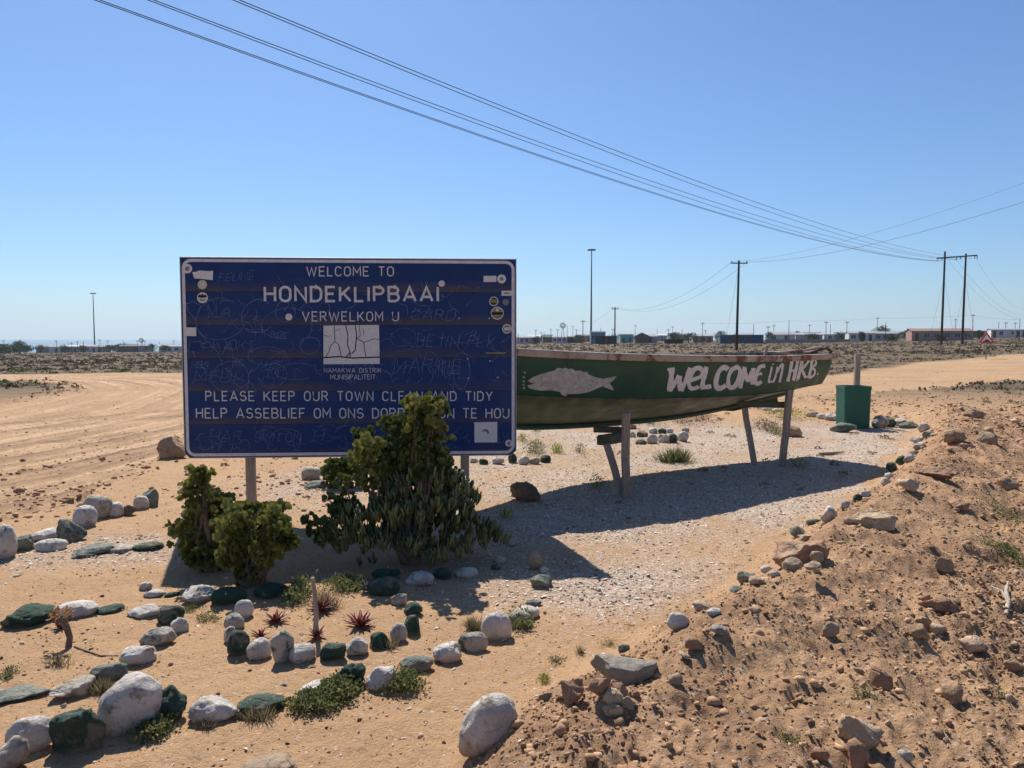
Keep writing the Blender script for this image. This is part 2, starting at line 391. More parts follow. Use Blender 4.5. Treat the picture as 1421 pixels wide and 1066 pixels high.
# x0,y0,x1,y1 (where it stands in the survey photo), kind, angular, name, group, label
A1 = 'painted stones along the left edge'; A2 = 'painted stones of the outer arc'; A3 = 'painted stones of the inner ring'
A4 = 'stones behind the sign'; A5 = 'stones heaped beyond the boat'; A6 = 'painted stones along the bank foot'; A7 = 'rocks lying on the bank'; A8 = 'stones around the green bin'; A9='red brown rubble beside the flat slab'
ST = [
(-9,732,20,781,'w',.2,A1,'large pale stone cut by the left edge of the photo'),
(20,743,45,768,'gp',.5,A1,'small mottled grey green stone right of the large pale stone'),
(45,735,84,750,'w',.4,A1,'flat cream stone lying behind the white oval stone'),
(76,720,117,754,'gp',.9,A1,'split dark green stone with pale top below the round white ones'),
(103,703,133,736,'w',.1,A1,'round white stone at the lower left of the big grey white one'),
(115,688,153,727,'wd',.2,A1,'biggest grey and white upright stone of the left edge row'),
(148,697,171,720,'w',.1,A1,'smooth white stone just right of the biggest upright one'),
(170,701,189,718,'k',.8,A1,'small rough dark grey stone between two white ones'),
(186,688,206,711,'w',.1,A1,'small white egg shaped stone beside the tilted green one'),
(196,678,219,707,'gp',.5,A1,'tilted green stone at the far end of the left edge row'),
(53,748,90,767,'w',.0,A1,'white oval stone lying flat in front of the left row'),
(98,756,153,772,'gp',.7,A1,'broad flat grey green stone right of the white oval'),
(149,757,186,768,'wd',.5,A1,'low flat whitish stone between two flat green ones'),
(186,752,226,766,'g',.6,A1,'low flat dark green stone nearest the sign shadow corner'),
(194,808,211,821,'w',.1,A1,'tiny round white stone below the left corner of the sign shadow'),
(199,818,229,829,'w',.4,A1,'thin flat white stone under the tiny round white one'),
(229,821,249,829,'g',.4,A1,'very small dark green stone between flat white stones'),
(248,813,300,840,'w',.7,A2,'rough lumpy white rock left of the stones under the bush'),
(292,815,342,841,'g',.2,A2,'dark green boulder in the shade below the succulent bush'),
(352,808,400,832,'g',.2,A2,'dark green boulder in the shade right of the bush trunk'),
(8,840,72,868,'g',.5,A2,'long dark green stone at the left end of the outer arc'),
(76,835,132,858,'w',.2,A2,'long rounded white stone behind the dead aloe stem'),
(135,839,171,853,'g',.2,A2,'small low dark green stone between two long white ones'),
(179,840,218,857,'w',.5,A2,'low pointed white stone left of the cracked green one'),
(219,839,255,868,'g',.5,A2,'upright cracked green stone above the leaning small white one'),
(236,858,261,881,'w',.3,A2,'small white stone leaning right of the half green boulder'),
(196,871,243,900,'gw',.2,A2,'round boulder with green top and bare grey side'),
(168,896,215,923,'w',.3,A2,'white spindle shaped stone below the half green boulder'),
(128,922,175,947,'gp',.4,A2,'pale green wedge stone with weeds in front'),
(68,938,126,971,'wd',.7,A2,'pointed white stone tapering to the left'),
(-6,952,61,972,'gp',.5,A2,'long flat pale green stone cut by the left photo edge'),
(14,999,73,1043,'w',.1,A2,'round white boulder left of the large dark green one'),
(73,983,141,1050,'g',.6,A2,'large rough dark green boulder left of the biggest white one'),
(142,944,221,1019,'w',.2,A2,'biggest white boulder of the outer arc, smooth and upright'),
(214,954,264,1004,'g',.7,A2,'upright wedge of dark green rock right of the biggest white boulder'),
(262,966,329,1001,'w',.6,A2,'long white block with chipped top between two green rocks'),
(-8,1029,34,1072,'wd',.6,A2,'grey angular rock in the bottom left photo corner'),
(327,962,398,992,'g',.5,A2,'long low green block half covered by weeds'),
(414,945,460,966,'w',.4,A2,'low white stone behind the big patch of weeds'),
(466,917,509,961,'g',.4,A2,'tall dark green stone leaning right beside a bright white one'),
(506,924,552,960,'w',.4,A2,'bright white stone right of the tall dark green one'),
(553,909,604,934,'gp',.1,A2,'pitted green oval stone lying flat'),
(599,891,644,921,'w',.4,A2,'chipped white stone between the pitted oval and the two tone boulder'),
(633,875,680,910,'gw',.2,A2,'two tone boulder, green left and brown right, before the round white one'),
(666,849,712,894,'w',.1,A2,'round white boulder with grey crown right of the two tone one'),
(702,847,740,874,'wd',.1,A2,'grey tan round stone behind the round white boulder'),
(713,840,750,860,'w',.2,A2,'flat white stone at the right end of the outer arc'),
(728,831,753,843,'gp',.4,A2,'faded grey green flat stone beyond the end of the outer arc'),
(733,797,771,817,'gp',.4,A2,'grey green sunlit rock at the foot of the upright grey stone'),
(631,967,723,1046,'w',.3,A2,'large half buried white slab standing at the foot of the bank'),
(325,833,352,862,'w',.0,A3,'upright smooth white stone at the upper left end of the inner ring'),
(311,851,340,877,'gw',.1,A3,'stone painted half green and half white below the upright white one'),
(310,870,329,894,'w',.1,A3,'smallest white stone tucked behind a dark green one'),
(315,875,346,915,'g',.1,A3,'dark green egg shaped stone at the lower left of the inner ring'),
(343,886,377,920,'w',.2,A3,'squarish white stone right of the dark green egg'),
(373,876,409,926,'gw',.4,A3,'tall tilted stone, grey above and green below, in the inner ring'),
(400,893,439,924,'w',.1,A3,'plump white stone right of the tall tilted one'),
(442,891,481,919,'g',.3,A3,'dark green stone at the bottom middle of the inner ring'),
(480,884,513,913,'w',.4,A3,'angular white stone between two dark green ones'),
(510,878,541,904,'g',.4,A3,'dark green lump left of the white egg stone'),
(540,865,566,894,'w',.0,A3,'upright white egg shaped stone on the right of the ring'),
(558,853,587,885,'g',.5,A3,'dark green knobbly stone behind the white egg'),
(560,836,587,856,'g',.3,A3,'slanting smooth dark green stone near the ring opening'),
(541,822,569,842,'wd',.3,A3,'brownish white stone below the large dark green boulder'),
(508,800,557,832,'g',.2,A3,'large glossy dark green boulder at the top of the inner ring'),
(514,787,561,806,'g',.6,A3,'broken dark green rock behind the large glossy boulder'),
(560,792,604,817,'w',.4,A3,'blocky white stone right of the green boulders under the shrub'),
(600,788,628,807,'g',.4,A3,'dark green rock in shade right of the blocky white stone'),
(631,787,666,804,'w',.2,A3,'low white stone lying alone in the sign shadow'),
(687,772,702,784,'w',.2,A3,'little white stone in the shade left of the upright grey one'),
(680,783,696,793,'g',.4,A3,'tiny green stone below the little shaded white one'),
(731,764,757,796,'s',.4,A3,'upright grey stone in the shade where two shadows meet'),
(748,786,762,797,'w',.1,A3,'small round white stone at the foot of the upright grey one'),
(486,806,513,817,'w',.5,A3,'low white stone left of the large glossy green boulder'),
(700,747,720,760,'wd',.3,A3,'shaded whitish stone right of the shrub edge'),
(416,647,446,670,'wd',.1,A4,'round grey white boulder seen under the sign'),
(420,667,455,681,'gp',.5,A4,'flat pale green stone in front of the round boulder under the sign'),
(651,635,664,644,'w',.2,A4,'first small white stone right of the right sign post'),
(664,636,679,646,'g',.3,A4,'flat green stone between white ones behind the sign corner'),
(682,634,701,646,'w',.3,A4,'flat white stone below the lower right sign corner'),
(704,628,718,646,'g',.2,A4,'upright dark green stone at the sign corner'),
(719,632,736,648,'w',.1,A4,'round white stone just right of the upright green one'),
(734,634,750,647,'wd',.2,A4,'greyish stone between the round white and the last green one'),
(749,631,765,645,'g',.2,A4,'rounded green stone ending the row below the boat'),
(219,602,259,641,'t',.5,A4,'big square tan rock beside the left edge of the sign'),
(246,676,260,686,'p',.4,A4,'small pale stone left of the succulent bush top'),
(254,651,282,661,'p',.6,A4,'thin pale stones under the lower left sign corner'),
(705,668,763,703,'k',.9,A4,'dark craggy boulder in front of the boat between sign and trestle'),
(872,588,884,598,'r',.3,A5,'small reddish brown stone behind the front trestle post'),
(871,598,883,610,'w',.2,A5,'white stone right beside the front trestle post'),
(881,597,900,609,'k',.3,A5,'dark stone lying on the left of the heap'),
(880,609,898,619,'gp',.3,A5,'flat green stone at the front left of the heap'),
(897,602,913,619,'w',.1,A5,'round white stone at the front of the heap'),
(900,593,913,604,'w',.1,A5,'white stone on top behind the round front one'),
(911,601,930,617,'w',.3,A5,'long white stone in the middle of the heap'),
(913,594,925,604,'g',.2,A5,'green stone resting behind the long white one'),
(926,601,941,618,'g',.3,A5,'upright green stone between white ones in the heap'),
(924,594,935,603,'w',.1,A5,'small white stone perched above the upright green one'),
(940,598,956,616,'w',.2,A5,'white stone at the right end of the heap'),
(946,593,957,602,'wd',.1,A5,'rear right white stone of the heap'),
(851,600,863,612,'gp',.2,A5,'grey green stone left of the front trestle post'),
(1084,589,1113,610,'t',.1,A5,'tan boulder right behind the rear trestle post'),
(1152,587,1187,601,'gp',.3,A8,'flat grey green rock in front of the green bin'),
(1210,577,1232,598,'wd',.4,A8,'whitish rock right of the green bin'),
(1224,580,1243,595,'g',.3,A8,'dark green rock right of the whitish one by the bin'),
(1242,581,1258,593,'w',.4,A8,'white rock between two green ones right of the bin'),
(1249,585,1275,596,'gp',.5,A8,'flat green rock at the right end of the bin row'),
(1145,574,1165,586,'w',.3,A8,'white rock touching the left side of the bin'),
(1133,574,1147,583,'w',.2,A8,'small white rock two places left of the bin'),
(1118,571,1136,580,'wd',.3,A8,'whitish rock beside the yellow green ground cover'),
(1072,567,1085,573,'w',.2,A8,'right one of two tiny white stones behind the rear trestle'),
(1058,565,1071,571,'w',.2,A8,'left one of two tiny white stones behind the rear trestle'),
(1275,586,1291,600,'w',.5,A6,'white stone at the far end of the bank foot row'),
(1280,598,1296,609,'gp',.4,A6,'green stone just below the farthest white one'),
(1263,605,1283,616,'w',.4,A6,'flat white stone third from the far end'),
(1268,613,1283,625,'w',.4,A6,'white stone below the flat one at the bend'),
(1260,625,1276,635,'gp',.4,A6,'small green stone against the reddish clods'),
(1255,630,1269,643,'w',.3,A6,'white stone left of the reddish clods'),
(1243,632,1260,648,'g',.4,A6,'dark green stone right above the tip of the boat shadow'),
(1230,642,1244,657,'g',.4,A6,'dark green stone at the tip of the boat shadow'),
(1228,656,1241,665,'w',.3,A6,'white stone just past the tip of the boat shadow'),
(1222,663,1237,675,'w',.4,A6,'second white stone past the tip of the boat shadow'),
(1194,681,1208,692,'w',.3,A6,'white stone right of the little dark green one'),
(1184,685,1196,697,'g',.4,A6,'little dark green stone by the lower boat shadow edge'),
(1166,694,1182,708,'w',.3,A6,'pale oval stone between the little green and the blocky white one'),
(1139,703,1164,726,'w',.6,A6,'blocky white stone standing upright above the tan boulder'),
(1119,719,1139,730,'gp',.4,A6,'dull green stone left of the blocky white one'),
(1093,730,1121,749,'gp',.4,A6,'smooth green stone behind the big tan boulder'),
(1104,741,1131,751,'p',.4,A6,'pale flat stone lying on the back of the tan boulder'),
(1023,792,1049,812,'gp',.6,A6,'green angular stone left of the tan boulder'),
(1008,812,1034,824,'gp',.5,A6,'thin green stone below the angular green one'),
(1039,798,1063,814,'p',.4,A6,'pale pink stone right of the angular green one'),
(1055,784,1072,797,'w',.3,A6,'white knob shaped stone against the tan boulder'),
(1068,791,1084,803,'w',.4,A6,'small white stone at the foot of the tan boulder'),
(923,850,957,877,'w',.4,A6,'long half buried white stone midway along the bank foot'),
(960,833,988,849,'p',.5,A6,'half buried pale stone above the long white one'),
(979,843,1001,856,'w',.5,A6,'small pale fragment right of the half buried pair'),
(984,867,1011,883,'wd',.6,A6,'grey white block lying loose on the bank slope'),
(857,894,876,908,'gp',.4,A6,'faded green fragment above the flat slab'),
(746,960,770,975,'gp',.6,A6,'teal flat fragment left of the red rubble'),
(1070,746,1155,797,'r',.6,A7,'big orange tan boulder with small grey stones leaning on it'),
(1085,771,1115,796,'s',.2,A7,'grey stone leaning on the left front of the tan boulder'),
(1125,763,1143,777,'s',.3,A7,'small grey stone high on the right of the tan boulder'),
(1117,775,1143,789,'s',.5,A7,'small pointed stone at the lower right of the tan boulder'),
(816,906,915,950,'gs',1.,A7,'large flat grey slab with green paint on its left face'),
(774,938,817,983,'r',.6,A9,'largest red brown lump left of the flat slab'),
(814,940,854,972,'r',.8,A9,'red brown lump below the left end of the slab'),
(846,945,874,968,'r',.8,A9,'smaller red lump directly under the slab'),
(834,955,872,983,'p',.7,A9,'long pale brown stone in the middle of the rubble'),
(833,975,868,997,'p',.5,A9,'round tan stone at the bottom of the rubble'),
(860,967,881,989,'s',.6,A9,'grey brown stone at the right of the rubble'),
(875,957,890,970,'r',.6,A9,'small red clod at the right end of the rubble'),
(927,934,951,953,'s',.4,A7,'grey stone right of the slab shadow'),
(949,884,977,907,'r',.9,A7,'crumbly reddish clod above the slab'),
(1299,774,1321,799,'t',.3,A7,'upright tan stone casting a long shadow on the bank'),
(1279,826,1332,855,'r',.8,A7,'broad brown rock left of the driftwood'),
(1262,867,1288,890,'t',.5,A7,'brown stone at the lower left of a trio'),
(1271,855,1292,872,'t',.5,A7,'top stone of a trio below the broad brown rock'),
(1289,867,1312,883,'p',.6,A7,'flat right stone of a trio'),
(1332,885,1370,910,'p',.6,A7,'pale rock with a hollow side below the driftwood'),
(1202,928,1237,958,'r',.6,A7,'rough mottled rock in the middle of the lower bank'),
(1310,952,1343,980,'t',.7,A7,'cube like tan stone at the lower right'),
(1164,994,1226,1044,'p',.7,A7,'largest pale rock at the bottom right of the photo'),
(1171,1030,1205,1065,'r',.5,A7,'orange rock leaning against the largest pale rock'),
(1247,1040,1267,1057,'w',.4,A7,'small white stone near the bottom edge right of the pale rock'),
(1121,1039,1150,1061,'r',.6,A7,'brown clod left of the largest pale rock at the bottom edge'),
(1394,915,1418,934,'t',.5,A7,'small tan stone close to the right photo edge'),
(1142,864,1164,888,'s',.5,A7,'grey tan stone alone in the middle of the bank'),
(1168,706,1242,738,'p',.8,A7,'long pale slab lying at the top of the bank foot'),
(1274,646,1326,667,'r',.9,A7,'low wide brown slab on the bank crest'),
(1247,664,1276,683,'p',.6,A7,'pale slab under the wide brown one'),
(1311,596,1339,617,'t',.6,A7,'tan pyramid shaped rock near the far bank end'),
(1339,567,1366,582,'t',.5,A7,'farthest tan rock on the bank'),
(1386,663,1411,682,'t',.5,A7,'round tan rock near the right edge at the bank crest'),
(1317,695,1342,711,'r',.6,A7,'brown rock below the wide brown slab'),
(1358,600,1383,618,'s',.8,A7,'grey tilted rock right of the pyramid shaped one'),
(1331,615,1352,627,'r',.5,A7,'rounded brown rock under the pyramid shaped one'),
(333,1048,413,1084,'s',.1,A2,'smooth grey boulder cut by the bottom photo edge'),
(304,738,318,744,'wd',.3,A4,'thin whitish stone between the two bushes and the path'),
]
def place_rock(x0, y0, x1, y1, seed, ang, sub=3, lift=.62):
    cxp = (x0+x1)/2; cyp = (y0+y1)/2; b = hit(cxp, min(y1, 1100)-.12*(y1-y0))
    d = ray(cxp, cyp); dist = np.hypot(b[0], b[1])
    r = random.Random(seed)
    hw = (x1-x0)/2/F*dist*.965; e = math.atan2(CAMZ-b[2], dist); vv = (y1-y0)/2/F*dist/math.cos(e-PITCH) * .97
    dep = hw*r.uniform(.6, .85)
    k = vv*vv-(dep*math.sin(e))**2
    if k < (.5*vv)**2: dep = min(dep, .82*vv/math.sin(e)); k = vv*vv-(dep*math.sin(e))**2
    hh = math.sqrt(k)/math.cos(e)
    # centre on the sight line a little above the ground
    t = dist/np.hypot(d[0], d[1]); c = None
    for s_ in np.linspace(.8, 1.35, 111):
        p = d*t*s_; z = CAMZ+p[2]
        if z < H(p[0], p[1])+hh*lift: c = np.array((p[0], p[1], z)); break
    if c is None: c = np.array((b[0], b[1], b[2]+hh*lift))
    return c, hw, dep, hh
def stones():
    for i, (x0, y0, x1, y1, k, ang, grp, lab) in enumerate(ST):
        big = (x1-x0) > 42
        V, Fc = rock_v(1000+i, 4 if big else 3, min(1, ang+.14) if k in ('w', 'g', 'wd', 'gw') else min(1, ang+.3), .03+.06*ang+(0 if k in ('w', 'g', 'wd', 'gw', 'gp') else .035), 2.15 if ang < .3 else 2.4, (.14 if x1-x0 < 60 else .09) if ang < .3 else .19)
        if k in ('w', 'g', 'wd', 'gp', 'gw') and lab.find('slab') < 0: pass
        if lab.startswith('large flat grey slab'):
            V, Fc = rock_v(77, 4, .5, .03, 6)
        if lab.startswith('large half buried white slab'):      # D shaped slab rising to the right
            V, Fc = rock_v(91, 4, .05, .03, 2.6, .05); V[:, 2] += .38*V[:, 0]-.28*V[:, 0]**2+.05
        if lab.startswith('biggest white boulder'):
            V, Fc = rock_v(31, 4, .05, .018, 2.9, .05); V[:, 2] += .18*V[:, 0]
        if 'half buried white slab' in lab: V[:, 2] *= .9
        if lab.startswith('pointed white'): V[:, 2] *= (.55+.45*V[:, 0]); 
        c, hw, dep, hh = place_rock(x0, y0, x1, y1, i, ang)
        P = V*np.array((hw, dep, hh))
        r = random.Random(i); a = -math.atan2(c[0], c[1])+r.uniform(-.2, .2)
        if k == 's' and 'tan boulder' in lab: c = c+(np.array((0, 0, CAMZ))-c)*.055; c[2] -= .01
        me = npmesh('stone', P, Fc, M[k], smooth=True)
        nm = 'painted_stone' if k in ('w', 'g', 'gp', 'gw', 'wd') and grp not in (A7, A9) else 'rock'
        if lab.startswith('large flat grey slab'): a = -.15
        o = link(nm, me, loc=c, label=lab, cat='stone' if nm == 'painted_stone' else 'rock', group=grp)
        o.rotation_euler = (r.uniform(-.08, .08), r.uniform(-.06, .06), a)
stones()

# ------------------------------------------------------------------ scatter: clods, pebbles, shell flakes
def scatter(name, xs, ys, size, mat, templ, flat=.7, seed=0, sink=.25, tilt=.5, smooth=False, cat='pebbles', label=''):
    r = np.random.default_rng(seed); n = len(xs); zs = H(xs, ys)
    T = templ; nt = len(T); Vs = []; Fs = []; off = 0
    which = r.integers(0, nt, n)
    for k in range(nt):
        idx = np.where(which == k)[0]; m = len(idx)
        if not m: continue
        V, Fc = T[k]
        a = r.uniform(0, 6.283, m); sc = size[idx][:, None]*np.stack([r.uniform(.75, 1.3, m), r.uniform(.6, 1.1, m), flat*r.uniform(.6, 1.2, m)], 1)
        P = V[None]*sc[:, None, :]
        tx = r.normal(0, tilt, m)[:, None]; c, s = np.cos(tx), np.sin(tx)
        y = P[..., 1]*c-P[..., 2]*s; z = P[..., 1]*s+P[..., 2]*c; P[..., 1] = y; P[..., 2] = z
        c, s = np.cos(a)[:, None], np.sin(a)[:, None]
        x = P[..., 0]*c-P[..., 1]*s; y = P[..., 0]*s+P[..., 1]*c
        P = np.stack([x+xs[idx][:, None], y+ys[idx][:, None], P[..., 2]+(zs[idx]+size[idx]*flat*sink)[:, None]], -1)
        Vs.append(P.reshape(-1, 3)); Fs.append((Fc[None]+(np.arange(m)*len(V))[:, None, None]+off).reshape(-1, Fc.shape[1])); off += m*len(V)
    me = npmesh(name, np.concatenate(Vs), np.concatenate(Fs), mat, smooth)
    link(name, me, kind='stuff', label=label, cat=cat)
T1 = [rock_v(500+i, 1, .8, .25) for i in range(14)]
T2 = [rock_v(540+i, 2, 1., .34) for i in range(12)]
oct_v = np.array([(1, 0, 0), (-1, 0, 0), (0, 1, 0), (0, -1, 0), (0, 0, 1), (0, 0, -1.)]); oct_f = np.array([(0, 2, 4), (2, 1, 4), (1, 3, 4), (3, 0, 4), (2, 0, 5), (1, 2, 5), (3, 1, 5), (0, 3, 5)])
T0 = [(oct_v*np.random.default_rng(i).uniform(.7, 1.3, (6, 1)), oct_f) for i in range(10)]
TF = []
for i in range(10):
    r_ = np.random.default_rng(i+90); a_ = np.linspace(0, 6.283, 6)[:5]+r_.uniform(-.4, .4, 5); rad = r_.uniform(.6, 1.2, 5)
    v_ = np.stack([np.cos(a_)*rad, np.sin(a_)*rad*.75, r_.uniform(-.1, .1, 5)], 1); v_ = np.concatenate([v_, [[0, 0, .45]]])
    TF.append((v_, np.array([(j, (j+1) % 5, 5) for j in range(5)])))
def samp(n, fn, y0, y1, seed, tmax=.72, pw=1.6):
    """points in the view wedge, denser near, kept with probability fn"""
    r = np.random.default_rng(seed); d = y0*(y1/y0)**(r.uniform(0, 1, n)**(1/pw*1.0)); t = r.uniform(-tmax, tmax, n)
    x = d*t; y = d; p = fn(x, y); k = r.uniform(0, 1, n) < p
    return x[k], y[k]
def clod_mat(nm, a, b):
    q = NT(nm, .95, .1); c = q.mix(q.island(), a, b)
    return q.out(c, q.noise(120, 4), .5, .006)
M['clod'] = clod_mat('dry_clods', (.30, .175, .10), (.56, .36, .215))
M['clodb'] = clod_mat('bank_stones', (.22, .14, .085), (.50, .36, .25))
M['clod2'] = clod_mat('small_stones', (.34, .23, .15), (.58, .46, .35))
M['shell'] = clod_mat('broken_shells', (.80, .72, .62), (.24, .16, .115))
M['grit'] = clod_mat('dark_grit', (.13, .075, .045), (.40, .26, .16))
def f_b(x, y):
    tb = toe(x, y); pt = ss(-.25, .35, fbm(x*1.1, y*1.1, 44, 2)); return ss(.1, .5, tb)*ss(17, 15, y)*(.30+.70*pt)
x, y = samp(190000, f_b, 1.9, 14, 21, .85); s = np.clip(rng.lognormal(-5.35, .45, len(x)), .0025, .014); print('fine clods', len(x))
scatter('fine_clods', x, y, s, M['grit'], T0, .8, 21, .15, label='crumbled dark soil covering the bank', cat='soil')
x, y = samp(46000, f_b, 1.9, 16, 1, .95); s = np.clip(rng.lognormal(-4.8, .5, len(x)), .004, .03); print('clods', len(x))
scatter('earth_clods', x, y, s, M['clod'], T1, .75, 1, .15, label='dry brown clods strewn over the bank', cat='clods')
x, y = samp(1700, f_b, 2.1, 17, 2, .95, 1.2); s = np.clip(rng.lognormal(-4.25, .45, len(x)), .009, .036)
scatter('bank_rubble', x, y, s, M['clodb'], T2, .7, 2, .2, label='fist sized stones and lumps strewn over the bank', cat='rubble')
def f_far(x, y):
    tb = toe(x, y); rm = road_mask(x, y); e = rm*(1-rm)*4
    vv = ss(-4.9, -3.6, x)*ss(-1.2, -2.2, x)*ss(6.4, 7.6, y)*ss(12, 10, y)*.5*ss(-.1, .25, fbm(x*1.4, y*1.4, 47, 2)); ll = ss(-3.8, -4.6, x)*ss(5.5, 6.2, y)*ss(10.5, 8.5, y)*.5*ss(-.1, .3, fbm(x*1.4, y*1.4, 48, 2)); return np.clip(e*.9+vv+ll+ss(.0, .4, tb)*ss(8, 11, y)*ss(18, 16, y)*.9+ss(4.5, 6.5, x)*ss(14, 15.5, y)*ss(20+x*.3, 18+x*.3, y)*.6, 0, 1)
x, y = samp(34000, f_far, 5, 34, 3, .85, 1.); s = np.clip(rng.lognormal(-4.0, .5, len(x)), .008, .07); print('verge', len(x))
scatter('verge_rubble', x, y, s, M['clod'], T1, .7, 3, .2, label='brown rubble pushed up along the road verge', cat='rubble')
def f_s(x, y): return np.clip(.10+.35*ss(.1, .5, fbm(x*2, y*2, 30, 2)), 0, 1)*(toe(x, y) < .3)*(1-.6*road_mask(x, y))
x, y = samp(110000, f_s, 1.9, 16, 4); s = np.clip(rng.lognormal(-5.55, .5, len(x)), .002, .014); print('grit', len(x))
scatter('grit', x, y, s, M['grit'], T0, .7, 4, .2, label='dark grit lying on the sand', cat='grit')
x, y = samp(2600, f_s, 2.2, 16, 5); s = np.clip(rng.lognormal(-4.6, .4, len(x)), .006, .022)
scatter('pebbles', x, y, s, M['clod2'], T1, .7, 5, .2, label='scattered pebbles on the sand', cat='pebbles')
def f_sh(x, y): return np.clip(shell_mask(x, y)**1.3*1.1+.022, 0, 1)*(toe(x, y) < .5)*(y > 1)
x, y = samp(90000, f_sh, 2.2, 15.5, 6, .7, 1.9); s = np.clip(rng.lognormal(-4.65, .38, len(x)), .004, .022); print('shells', len(x))
scatter('shell_fragments', x, y, s, M['shell'], TF, .8, 6, .3, .55, label='white broken sea shells spread over the garden', cat='shells')
def f_rd(x, y): return road_mask(x, y)*(.2+.8*ss(0, .3, fbm(x*.8, y*.8, 35, 2)))
x, y = samp(22000, f_rd, 5, 40, 7, .85, 1.1); s = np.clip(rng.lognormal(-4.5, .5, len(x)), .006, .035)
scatter('road_gravel', x, y, s, M['clod'], T0, .6, 7, .1, label='loose gravel on the dirt road', cat='gravel')
# ------------------------------------------------------------------ strokes for lettering
def arc(cx, cy, rx, ry, a0, a1, n=8): return [(cx+rx*math.cos(R(a0+(a1-a0)*i/n)), cy+ry*math.sin(R(a0+(a1-a0)*i/n))) for i in range(n+1)]
GL = {
'A': (.74, [[(0, 0), (.37, 1), (.74, 0)], [(.13, .3), (.61, .3)]]),
'B': (.62, [[(0, 0), (0, 1), (.34, 1)]+arc(.34, .765, .24, .235, 90, -90)+[(0, .53)], [(.34, .53)]+arc(.36, .265, .26, .265, 90, -90)+[(0, 0)]]),
'C': (.62, [arc(.31, .69, .31, .31, 20, 180, 7)+arc(.31, .31, .31, .31, 180, 340, 7)]),
'D': (.62, [[(0, 0), (0, 1), (.28, 1)]+arc(.28, .66, .34, .34, 90, 0, 5)+arc(.28, .34, .34, .34, 0, -90, 5)+[(0, 0)]]),
'E': (.54, [[(.54, 1), (0, 1), (0, 0), (.54, 0)], [(0, .52), (.46, .52)]]),
'F': (.54, [[(.54, 1), (0, 1), (0, 0)], [(0, .52), (.46, .52)]]),
'H': (.62, [[(0, 0), (0, 1)], [(.62, 0), (.62, 1)], [(0, .52), (.62, .52)]]),
'I': (.04, [[(.02, 0), (.02, 1)]]),
'J': (.4, [[(.4, 1), (.4, .25)]+arc(.2, .25, .2, .25, 0, -180, 6)]),
'K': (.62, [[(0, 0), (0, 1)], [(.6, 1), (.04, .42)], [(.2, .58), (.64, 0)]]),
'L': (.5, [[(0, 1), (0, 0), (.5, 0)]]),
'M': (.74, [[(0, 0), (0, 1), (.37, .35), (.74, 1), (.74, 0)]]),
'N': (.64, [[(0, 0), (0, 1), (.64, 0), (.64, 1)]]),
'O': (.62, [arc(.31, .69, .31, .31, 0, 180, 8)+arc(.31, .31, .31, .31, 180, 360, 8)+[(.62, .69)]]),
'P': (.6, [[(0, 0), (0, 1), (.32, 1)]+arc(.32, .75, .26, .25, 90, -90)+[(0, .5)]]),
'R': (.62, [[(0, 0), (0, 1), (.32, 1)]+arc(.32, .75, .26, .25, 90, -90)+[(0, .5)], [(.3, .5), (.62, 0)]]),
'S': (.6, [arc(.3, .74, .28, .26, 25, 240, 9)+arc(.3, .27, .30, .27, 70, -160, 9)]),
'T': (.62, [[(0, 1), (.62, 1)], [(.31, 1), (.31, 0)]]),
'U': (.62, [[(0, 1), (0, .31)]+arc(.31, .31, .31, .31, 180, 360, 9)+[(.62, 1)]]),
'V': (.7, [[(0, 1), (.35, 0), (.7, 1)]]),
'W': (1.0, [[(0, 1), (.25, 0), (.5, .9), (.75, 0), (1.0, 1)]]),
'Y': (.68, [[(0, 1), (.34, .45), (.68, 1)], [(.34, .45), (.34, 0)]]),
'-': (.3, [[(0, .45), (.3, .45)]]),
}
def ribbon(pts, w):
    """flat strip in 2D with mitred joints -> verts, quads"""
    n = len(pts); L = []; Rr = []
    closed = n > 3 and math.hypot(pts[0][0]-pts[-1][0], pts[0][1]-pts[-1][1]) < 1e-6
    for i in range(n):
        a = pts[i-1] if i else (pts[-2] if closed else None); b = pts[i]; c = pts[i+1] if i < n-1 else (pts[1] if closed else None)
        ds = []
        if a: d = (b[0]-a[0], b[1]-a[1]); l = math.hypot(*d) or 1; ds.append((d[0]/l, d[1]/l))
        if c: d = (c[0]-b[0], c[1]-b[1]); l = math.hypot(*d) or 1; ds.append((d[0]/l, d[1]/l))
        nx = -sum(d[1] for d in ds); ny = sum(d[0] for d in ds); l = math.hypot(nx, ny) or 1; nx /= l; ny /= l
        k = nx*-ds[0][1]+ny*ds[0][0]; k = 1/max(k, .45); ww = w(i/(n-1)) if callable(w) else w
        L.append((b[0]+nx*ww/2*k, b[1]+ny*ww/2*k)); Rr.append((b[0]-nx*ww/2*k, b[1]-ny*ww/2*k))
    return L+Rr, [(i, n+i, n+i+1, i+1) for i in range(n-1)]
def text_width(t, h, gap): return sum((GL[c][0]*h+gap) if c != ' ' else h*.45+gap for c in t)-gap
def text_strokes(t, x, y, h, gap, sx=1.):
    out = []
    for c in t:
        if c == ' ': x += (h*.45+gap)*sx; continue
        wd, st = GL[c]
        for s in st: out.append([(x+p[0]*h*sx, y+p[1]*h) for p in s])
        x += (wd*h+gap)*sx
    return out

